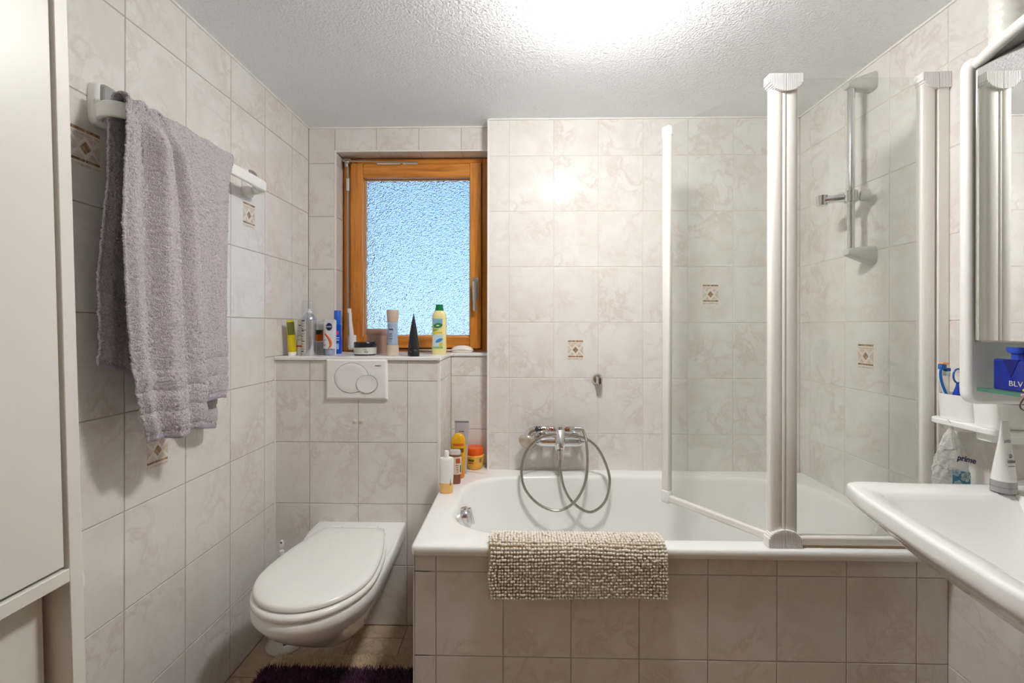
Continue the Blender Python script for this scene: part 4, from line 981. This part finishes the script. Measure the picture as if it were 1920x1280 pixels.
flat(t, mat('sky_print', C(128, 178, 200), .4), 'label_sky', -.025, .017, .128, .158, -.0190)
L_ = wloc(t)
MB().loft([[(L_.x-.003+.020*math.cos(2*PI*k/28)*a, L_.y+yy, L_.z+.128+.011*math.sin(2*PI*k/28)*a+.1*.02*math.cos(2*PI*k/28)) for k in range(28)] for yy, a in ((-.0196, 1.), (-.0180, 1.))]).build('label_oval', mat('green_print', C(40, 128, 70), .4), t, smooth=0)
ptext(t, 'ooo', .009, WHT, -.003, .128, -.0199, real=False)
for z, w_ in ((.110, .024), (.105, .020)): flat(t, mat('dull_green', C(128, 140, 84), .5), 'print_line', -.024, -.024+w_, z, z+.002, -.0189)
flat(t, mat('lemon_band', C(226, 206, 50), .4), 'lemon_band', -.024, .016, .093, .100, -.0189)
flat(t, mat('blue_white', C(196, 216, 226), .4), 'label_picture', -.027, .019, .034, .086, -.0189)
MB().loft([[(L_.x+.002+.016*math.cos(2*PI*k/24), L_.y+yy, L_.z+.062+.008*math.sin(2*PI*k/24)+.35*.016*math.cos(2*PI*k/24)) for k in range(24)] for yy in (-.0196, -.0180)]).build('picture_cloth', mat('cloth_blue', C(70, 140, 186), .4), t, smooth=0)
MB().loft([[(L_.x+.010+.008*math.cos(2*PI*k/24), L_.y+yy, L_.z+.044+.008*math.sin(2*PI*k/24)) for k in range(24)] for yy in (-.0199, -.0180)]).build('picture_lemon', mat('lemon_band'), t, smooth=0)
flat(t, mat('leaf_band', C(150, 190, 110), .4), 'leaf_band', -.030, .019, .026, .035, -.0190)

t = thing('soap_bar', (-.282, 2.072, ZS), 'rounded white soap bar resting on a pale pad at the right end of the sill', 'soap', G1)
body([(0, .046, .024, 2.4), (.002, .050, .027, 2.4), (.010, .050, .027, 2.4), (.013, .047, .025, 2.4)], mat('pad', C(228, 222, 214), .9), 'pad', t)
def lens(z0, a, b, h, m, nm, bend):
    rg = []
    for i in range(9):
        q = PI/2*i/8; k = math.cos(q)**.7 if i < 8 else .02; rg.append([(x, y, z0+h*math.sin(q)-bend*(x/a)**2) for x, y, z in se(0, 0, 0, a*k, b*k, 2.3, 36)])
    mb = MB().loft(rg); mb.xf(Matrix.Translation(wloc(t))); return mb.build(nm, m, t, smooth=60)
lens(.014, .054, .029, .020, mat('soap', C(236, 230, 222), .45), 'soap', .006)

# bottles in the corner of the tub rim
G2 = 'bottles in the tub corner'
ZRm = ZT+.0006
t = thing('white_shampoo_bottle', (-.291, 1.690, ZRm), 'translucent white upside-down bottle with a little amber liquid left', 'bottle', G2)
S = [(0, .0235, .015, 2.6), (.004, .0250, .0165, 2.6), (.06, .0272, .0175, 2.6), (.128, .0285, .0175, 2.6), (.136, .024, .014, 2.4)]
TRW = mat('milky_plastic', C(238, 236, 230), .35); AMB = mat('amber_fill', C(238, 190, 116), .3)
body([(.040, .0262, .0170, 2.6), (.06, .0272, .0175, 2.6), (.128, .0285, .0175, 2.6), (.136, .024, .014, 2.4), (.138, .012, .011, 2)], TRW, 'bottle_body', t); body([(0, .0235, .015, 2.6), (.004, .0250, .0165, 2.6), (.040, .0262, .0170, 2.6)], AMB, 'amber_liquid', t)
body([(.138, .0105, .0105, 2), (.158, .0092, .0092, 2), (.162, .0080, .0080, 2)], TRW, 'spout', t)
flat(t, INK, 'barcode', .014, .019, .032, .056, -.0148)
t = thing('brown_shampoo_bottle', (-.272, 1.790, ZRm), 'brown bottle with cream label and clear cap behind the white bottle', 'bottle', G2)
S = [(0, .0215, .014, 2.4), (.004, .0225, .015, 2.4), (.045, .0265, .0165, 2.4), (.095, .0270, .0165, 2.4), (.120, .0245, .015, 2.4)]
body(S, mat('brown_bottle', C(136, 78, 52), .25), 'bottle_body', t); patch(S, mat('cream_label', C(222, 206, 186), .4), 'cream_label', t, -172, -8, .040, .112)
patch(S, mat('rust_print', C(176, 84, 50), .4), 'leaf_print', t, -82, -40, .086, .106, .001)
for i in range(4): patch(S, mat('rust_print'), 'print_line', t, -84+i*3, -60, .076-i*.009, .079-i*.009, .001, 6, 1)
patch(S, INK, 'barcode', t, -40, -25, .048, .078, .001)
body([(.120, .0235, .0145, 2.4), (.134, .0225, .014, 2.4), (.138, .019, .012, 2.4)], mat('frosted_cap', C(206, 202, 196), .3), 'cap', t)
t = thing('yellow_shampoo_bottle', (-.268, 1.858, ZRm), 'tall golden yellow shampoo bottle with red-banded label', 'bottle', G2)
S = [(0, .0235, .016, 2.6), (.004, .025, .017, 2.6), (.06, .029, .0185, 2.6), (.13, .0325, .019, 2.6), (.168, .029, .017, 2.4), (.184, .020, .013, 2.3), (.190, .010, .007, 2.2)]
body(S, mat('golden', C(226, 170, 24), .25), 'bottle_body', t); patch(S, mat('red_band', C(214, 84, 30), .4), 'red_band', t, -125, -45, .140, .149)
patch(S, mat('dark_print', C(104, 92, 20), .4), 'print_block', t, -128, -48, .112, .130); patch(S, mat('orange_foot', C(228, 132, 26), .3), 'orange_foot', t, -180, 180, .004, .030, .0005, 40, 2)
t = thing('grey_lilac_tube', (-.262, 1.915, ZRm), 'grey lilac tube standing on its cap in the back corner of the tub', 'tube', G2)
S = [(0, .022, .017, 2.2), (.04, .023, .018, 2.2), (.12, .028, .010, 2.2), (.225, .0315, .0018, 2.6), (.232, .0315, .0015, 2.6)]
body(S, mat('lilac_grey_tube', C(182, 176, 182), .3), 'tube_body', t); flat(t, GREY, 'crimp', -.031, .031, .225, .229, -.0023)
ptext(t, 'oo-oooo', .006, mat('navy'), .0, .185, -.0055, real=False)
t = thing('orange_jar', (-.212, 1.982, ZRm+.0068), 'round yellow cream jar with orange lid in the tub corner', 'jar', G2)
S = [(0, .030, .030, 2), (.004, .034, .034, 2), (.030, .0415, .0415, 2), (.056, .0435, .0435, 2), (.060, .0445, .0445, 2), (.064, .042, .042, 2)]
t.location = (-.212, 1.985, ZRm+.0005)
body(S, mat('jar_yellow', C(240, 178, 60), .28), 'jar_body', t, 44); body([(.064, .0385, .0385, 2), (.066, .0395, .0395, 2), (.092, .0395, .0395, 2), (.097, .036, .036, 2)], mat('orange_lid', C(234, 92, 22), .32), 'lid', t, 44)
patch(S, mat('dark_print'), 'print_block', t, -125, -88, .040, .050); patch(S, mat('rust_print'), 'print_line', t, -122, -92, .030, .036); patch(S, GREY, 'barcode', t, -55, -38, .034, .054)
# tiled corner shelf level with the rim under the jar
tag(MB().box(XA+.001, XBW-.0035, YB-.0002, YW+.001, .545, ZT).build('trim_8', TRIM, smooth=0), 'white tiled corner shelf behind the tub rim', 'trim', kind='structure')

# ------------------------------------------------------------------ toothbrush holder by the mirror cabinet
th = thing('toothbrush_holder', (XR, 1.165, .96), 'white wall-mounted holder with two cups beside the mirror cabinet', 'toothbrush holder')
def dring(x_out, y0, y1, z, n=24, r=.03):
    P = [(XR-.0005, y0)]
    for i in range(7): a = PI/2*i/6; P.append((x_out+r-r*math.sin(a), y0+r-r*math.cos(a)))
    for i in range(7): a = PI/2*i/6; P.append((x_out+r-r*math.cos(a), y1-r+r*math.sin(a)))
    P.append((XR-.0005, y1)); return [(x, y, z) for x, y in P]
MB().loft([dring(1.156, 1.072, 1.262, .957), dring(1.156, 1.072, 1.262, .973)]).build('plate', PLASTIC, th, bevel=.003)
def cup(y0, y1, xo, zt, nm):
    rg = [dring(xo+.003, y0+.003, y1-.003, .9735, r=.034), dring(xo, y0, y1, zt, r=.036), dring(xo+.002, y0+.002, y1-.002, zt, r=.034), dring(xo+.005, y0+.005, y1-.005, .980, r=.03)]
    MB().loft(rg).build(nm, PLASTIC, th, smooth=50)
cup(1.163, 1.252, 1.162, 1.042, 'cup'); cup(1.076, 1.159, 1.162, 1.036, 'cup')
MB().loft([dring(1.17, 1.085, 1.155, .938, r=.03), dring(1.17, 1.085, 1.155, .957, r=.03)]).build('cup_foot', PLASTIC, th)
MB().loft([dring(1.17, 1.172, 1.245, .945, r=.03), dring(1.17, 1.172, 1.245, .957, r=.03)]).build('cup_foot', PLASTIC, th)

BB = mat('brush_blue', C(22, 96, 176), .3); BW = mat('brush_white', C(232, 236, 240), .3); BD_ = mat('brush_darkblue', C(30, 66, 178), .25)
tb2 = thing('toothbrush', (1.176, 1.222, .985), 'white and blue toothbrush with orange-tipped head, left in the cup', 'toothbrush', 'brushes in the holder')
MB().tube(catmull([(1.190, 1.215, .985), (1.176, 1.218, 1.03), (1.164, 1.222, 1.07), (1.160, 1.222, 1.098), (1.166, 1.222, 1.118)], 6), [.0055]*12+[.0045]*13, 12).build('handle', BW, tb2)
MB().tube(catmull([(1.186, 1.209, .990), (1.171, 1.212, 1.03), (1.1585, 1.216, 1.07), (1.1545, 1.216, 1.10), (1.160, 1.216, 1.122)], 6), .0030, 10).build('grip', BB, tb2)
MB().box(1.158, 1.170, 1.214, 1.228, 1.108, 1.122).box(1.170, 1.182, 1.215, 1.227, 1.103, 1.112).build('bristles', BB, tb2, bevel=.001); MB().box(1.160, 1.178, 1.214, 1.228, 1.1225, 1.127).build('bristle_tips', mat('orange_tip', C(232, 160, 100), .6), tb2, bevel=.001)
MB().box(1.170, 1.181, 1.215, 1.227, 1.090, 1.102).build('bristles', BW, tb2, bevel=.001)
tb3 = thing('denture_brush', (1.190, 1.212, .985), 'round wire-ring brush with blue handle and pale bristles in the cup', 'brush', 'brushes in the holder')
MB().tube([(1.190, 1.212, .985), (1.188, 1.205, 1.02), (1.186, 1.203, 1.045), (1.187, 1.203, 1.060), (1.188, 1.203, 1.073)], [.011, .010, .0085, .004, .0025], 14).build('handle', BD_, tb3)
MB().tube([(1.189+.0125*math.sin(2*PI*k/32), 1.203, 1.092+.019*-math.cos(2*PI*k/32)) for k in range(33)], .0022, 8, False).build('ring', BB, tb3)
_m = MB()
for i in range(150):
    d = Vector((random.gauss(.5, .6), random.gauss(0, .6), random.gauss(.15, .6))).normalized(); c0 = Vector((1.203, 1.200, 1.102))
    _m.tube([c0, c0+d*.017], [.0005, .0003], 4)
q = _m.build('bristles', mat('pale_bristle', C(214, 200, 188), .7), tb3); q['kind'] = 'stuff'
tb4 = thing('green_toothbrush', (1.215, 1.200, .985), 'thin white toothbrush with green grip behind the cabinet edge', 'toothbrush', 'brushes in the holder')
MB().tube([(1.225, 1.19, .985), (1.218, 1.195, 1.05), (1.212, 1.198, 1.085)], [.005, .0045, .004], 10).build('handle', BW, tb4); MB().tube([(1.219, 1.190, 1.052), (1.211, 1.193, 1.078), (1.207, 1.195, 1.086)], [.0035, .005, .003], 10).build('green_grip', mat('green_grip', C(24, 140, 66), .35), tb4)

# hanging plastic bag
bag = thing('plastic_bag', (1.165, 1.19, .80), 'clear plastic bag with blue flower print hanging from the toothbrush holder', 'bag')
FILM = bpy.data.materials.new('plastic_film'); FILM.use_nodes = True
_b = bsdf(FILM); _b.inputs['Base Color'].default_value = C(236, 236, 234); _b.inputs['Roughness'].default_value = .12; _b.inputs['Alpha'].default_value = .55
_t = N(FILM, 'ShaderNodeTexCoord'); _n = N(FILM, 'ShaderNodeTexNoise', Scale=45., Detail=3., Distortion=1.); LK(FILM, _t.outputs['Object'], _n.inputs['Vector']); bump(FILM, _n.outputs['Fac'], .9, .01)
rg = []; NB = 40
bagp = [(.952, 1.166, .003, .003), (.944, 1.166, .007, .006), (.925, 1.165, .018, .010), (.90, 1.167, .030, .014), (.875, 1.169, .040, .016), (.85, 1.169, .043, .018), (.82, 1.166, .043, .018), (.79, 1.164, .044, .018), (.765, 1.164, .042, .014), (.76, 1.164, .040, .006)]
def bagsect(z):
    for (za, xa, aa, ba), (zb_, xb2, ab, bb) in zip(bagp, bagp[1:]):
        if zb_ <= z <= za: t = (z-za)/(zb_-za); return xa+(xb2-xa)*t, aa+(ab-aa)*t, ba+(bb-ba)*t
for i in range(34):
    z = .952-(.952-.76)*i/33; cx_, a_, b_ = bagsect(z); r = []
    for k in range(NB):
        t = 2*PI*k/NB; w = 1+.10*math.sin(5*t+z*60)+.05*math.sin(9*t-z*140)
        r.append((cx_+a_*w*math.cos(t), 1.20+b_*w*math.sin(t), z))
    rg.append(r)
MB().loft(rg).build('bag_film', FILM, bag, smooth=60)
MB().tube(catmull([(1.166, 1.20, .950), (1.164, 1.19, .960), (1.152, 1.19, .972), (1.150, 1.19, .976)], 4), .0012, 8).build('tie', PLASTIC, bag)
text('print_name', 'prime', .021, mat('navy_print', C(34, 38, 92), .5), bag, (1.186, 1.1765, .873), (1, 0, -.22), (.22, 0, 1), bold=.0005)
MB().add([(1.150, 1.1775, .845), (1.196, 1.1775, .838), (1.198, 1.178, .775), (1.150, 1.178, .775)], [(0, 1, 2, 3)]).build('blue_panel', mat('aqua_print', C(70, 150, 190), .5), bag, smooth=0, solid=.0006)
for fx, fz, fr in ((1.160, .838, .011), (1.184, .826, .014), (1.164, .806, .012), (1.188, .796, .010)):
    _m = MB()
    for k in range(5):
        a = 2*PI*k/5; _m.loft([[(fx+fr*.55*math.cos(a)+fr*.42*math.cos(2*PI*q/14), 1.1768-dy, fz+fr*.55*math.sin(a)+fr*.42*math.sin(2*PI*q/14)) for q in range(14)] for dy in (0, .0004)])
    _m.build('flower_print', mat('flower_pale', C(196, 224, 234), .5), bag, smooth=0)

# tube on the washbasin
t = thing('hand_cream_tube', (1.130, 1.038, .8405), 'white cream tube standing on its grey cap on the washbasin', 'tube')
S = [(0, .0235, .0195, 2.3), (.001, .0245, .0205, 2.3), (.026, .0240, .020, 2.3), (.0265, .0235, .0195, 2.3), (.06, .0225, .015, 2.3), (.12, .0165, .006, 2.3), (.160, .0125, .0016, 2.5), (.165, .0125, .0014, 2.5)]
body(S[3:], mat('tube_body_white', C(234, 234, 232), .3), 'tube_body', t); cp = body(S[:3]+[(.0265, .0235, .0195, 2.3)], mat('cap_grey', C(160, 160, 158), .35), 'cap', t)
patch(S, mat('cap_groove', C(120, 120, 118), .4), 'cap_groove', t, -180, 180, .012, .0132, .0004, 40, 1)
ptext(t, 'ATO', .010, GREY, -.004, .118, -.0072); ptext(t, 'D', .013, mat('navy'), -.002, .085, -.0128); flat(t, GREY, 'print_bar', -.014, .008, .070, .076, -.0150); flat(t, mat('cap_groove'), 'print_line', -.014, .006, .062, .0635, -.0160)
t.rotation_euler = (0, math.radians(2), math.radians(14))

# perfume bottle on the glass shelf
pf = thing('perfume_bottle', (1.1175, .995, 1.0805), 'cobalt blue square perfume bottle with flared stopper on the glass shelf', 'perfume bottle')
COB = mat('cobalt_glass', C(18, 48, 176), .05, trans=.35, ior=1.45, coat=.4)
MB().box(1.100, 1.135, .957, 1.033, 1.0807, 1.152).build('bottle_body', COB, pf, bevel=.004, seg=3)
body([(.0715, .0120, .0120, 2), (.084, .0115, .0115, 2), (.086, .0155, .0155, 2.4), (.094, .0185, .0195, 2.4), (.099, .0175, .0185, 2.4)], mat('cobalt_cap', C(34, 74, 200), .1, coat=.5), 'stopper', pf)
MB().add([(1.0992, 1.011, 1.152), (1.0992, .979, 1.152), (1.0992, .995, 1.112), (1.102, 1.011, 1.152), (1.102, .979, 1.152), (1.102, .995, 1.112)], [(0, 1, 2), (5, 4, 3), (0, 2, 5, 3), (1, 4, 5, 2), (0, 3, 4, 1)]).build('inner_wedge', mat('cobalt_dark', C(12, 26, 110), .1), pf, smooth=0)
text('lettering', 'BLV', .017, mat('silver_print', C(214, 216, 220), .3, .3), pf, (1.0990, .985, 1.098), (0, -1, 0))
ht = thing('hair_tie', (1.092, .962, 1.07), 'brown elastic hair tie with pink and yellow beads hooked on the glass shelf', 'hair tie')
MB().tube([(1.0935+.011*math.cos(2*PI*k/32)*.5, .962+.006*math.sin(4*PI*k/32), 1.066+.022*math.sin(2*PI*k/32)) for k in range(33)], .0012, 8, False).build('elastic', mat('brown_elastic', C(84, 48, 40), .6), ht)
MB().lathe([(0, -.0042), (.003, -.003), (.0042, 0), (.003, .003), (0, .0042)], (1.0905, .9625, 1.077), 18).build('pink_bead', mat('pink_bead', C(206, 150, 186), .25), ht)
MB().lathe([(0, -.0036), (.0025, -.0025), (.0036, 0), (.0025, .0025), (0, .0036)], (1.0905, .960, 1.088), 18).build('yellow_bead', mat('yellow_bead', C(226, 212, 70), .3), ht)
# cylinder on top of the cabinet
cy = thing('ribbed_container', (1.130, 1.03, 1.8803), 'white ribbed cylindrical container with tan stripe on the mirror cabinet', 'container')
RIB = mat('ribbed_white', C(230, 228, 222), .35)
rg = []
for i in range(60):
    z = 1.8665+.245*i/59; k = 1+.03*math.sin(i*1.3)*(i > 6); rg.append([(1.130+.031*k*math.cos(2*PI*q/40+.0), 1.03+.031*k*math.sin(2*PI*q/40), z+.006*math.sin(2*PI*q/40*1)) for q in range(40)])
MB().loft(rg).build('ribbed_wall', RIB, cy)
_m = MB(); vs = []
for z in (1.875, 2.105):
    for a in range(9): q = math.radians(-75+a*7); vs.append((1.130+.0325*math.cos(q), 1.03+.0325*math.sin(q), z))
_m.add(vs, [(a, a+1, 10+a, 9+a) for a in range(8)]).build('tan_stripe', mat('tan', C(196, 168, 130), .5), cy, solid=.001)
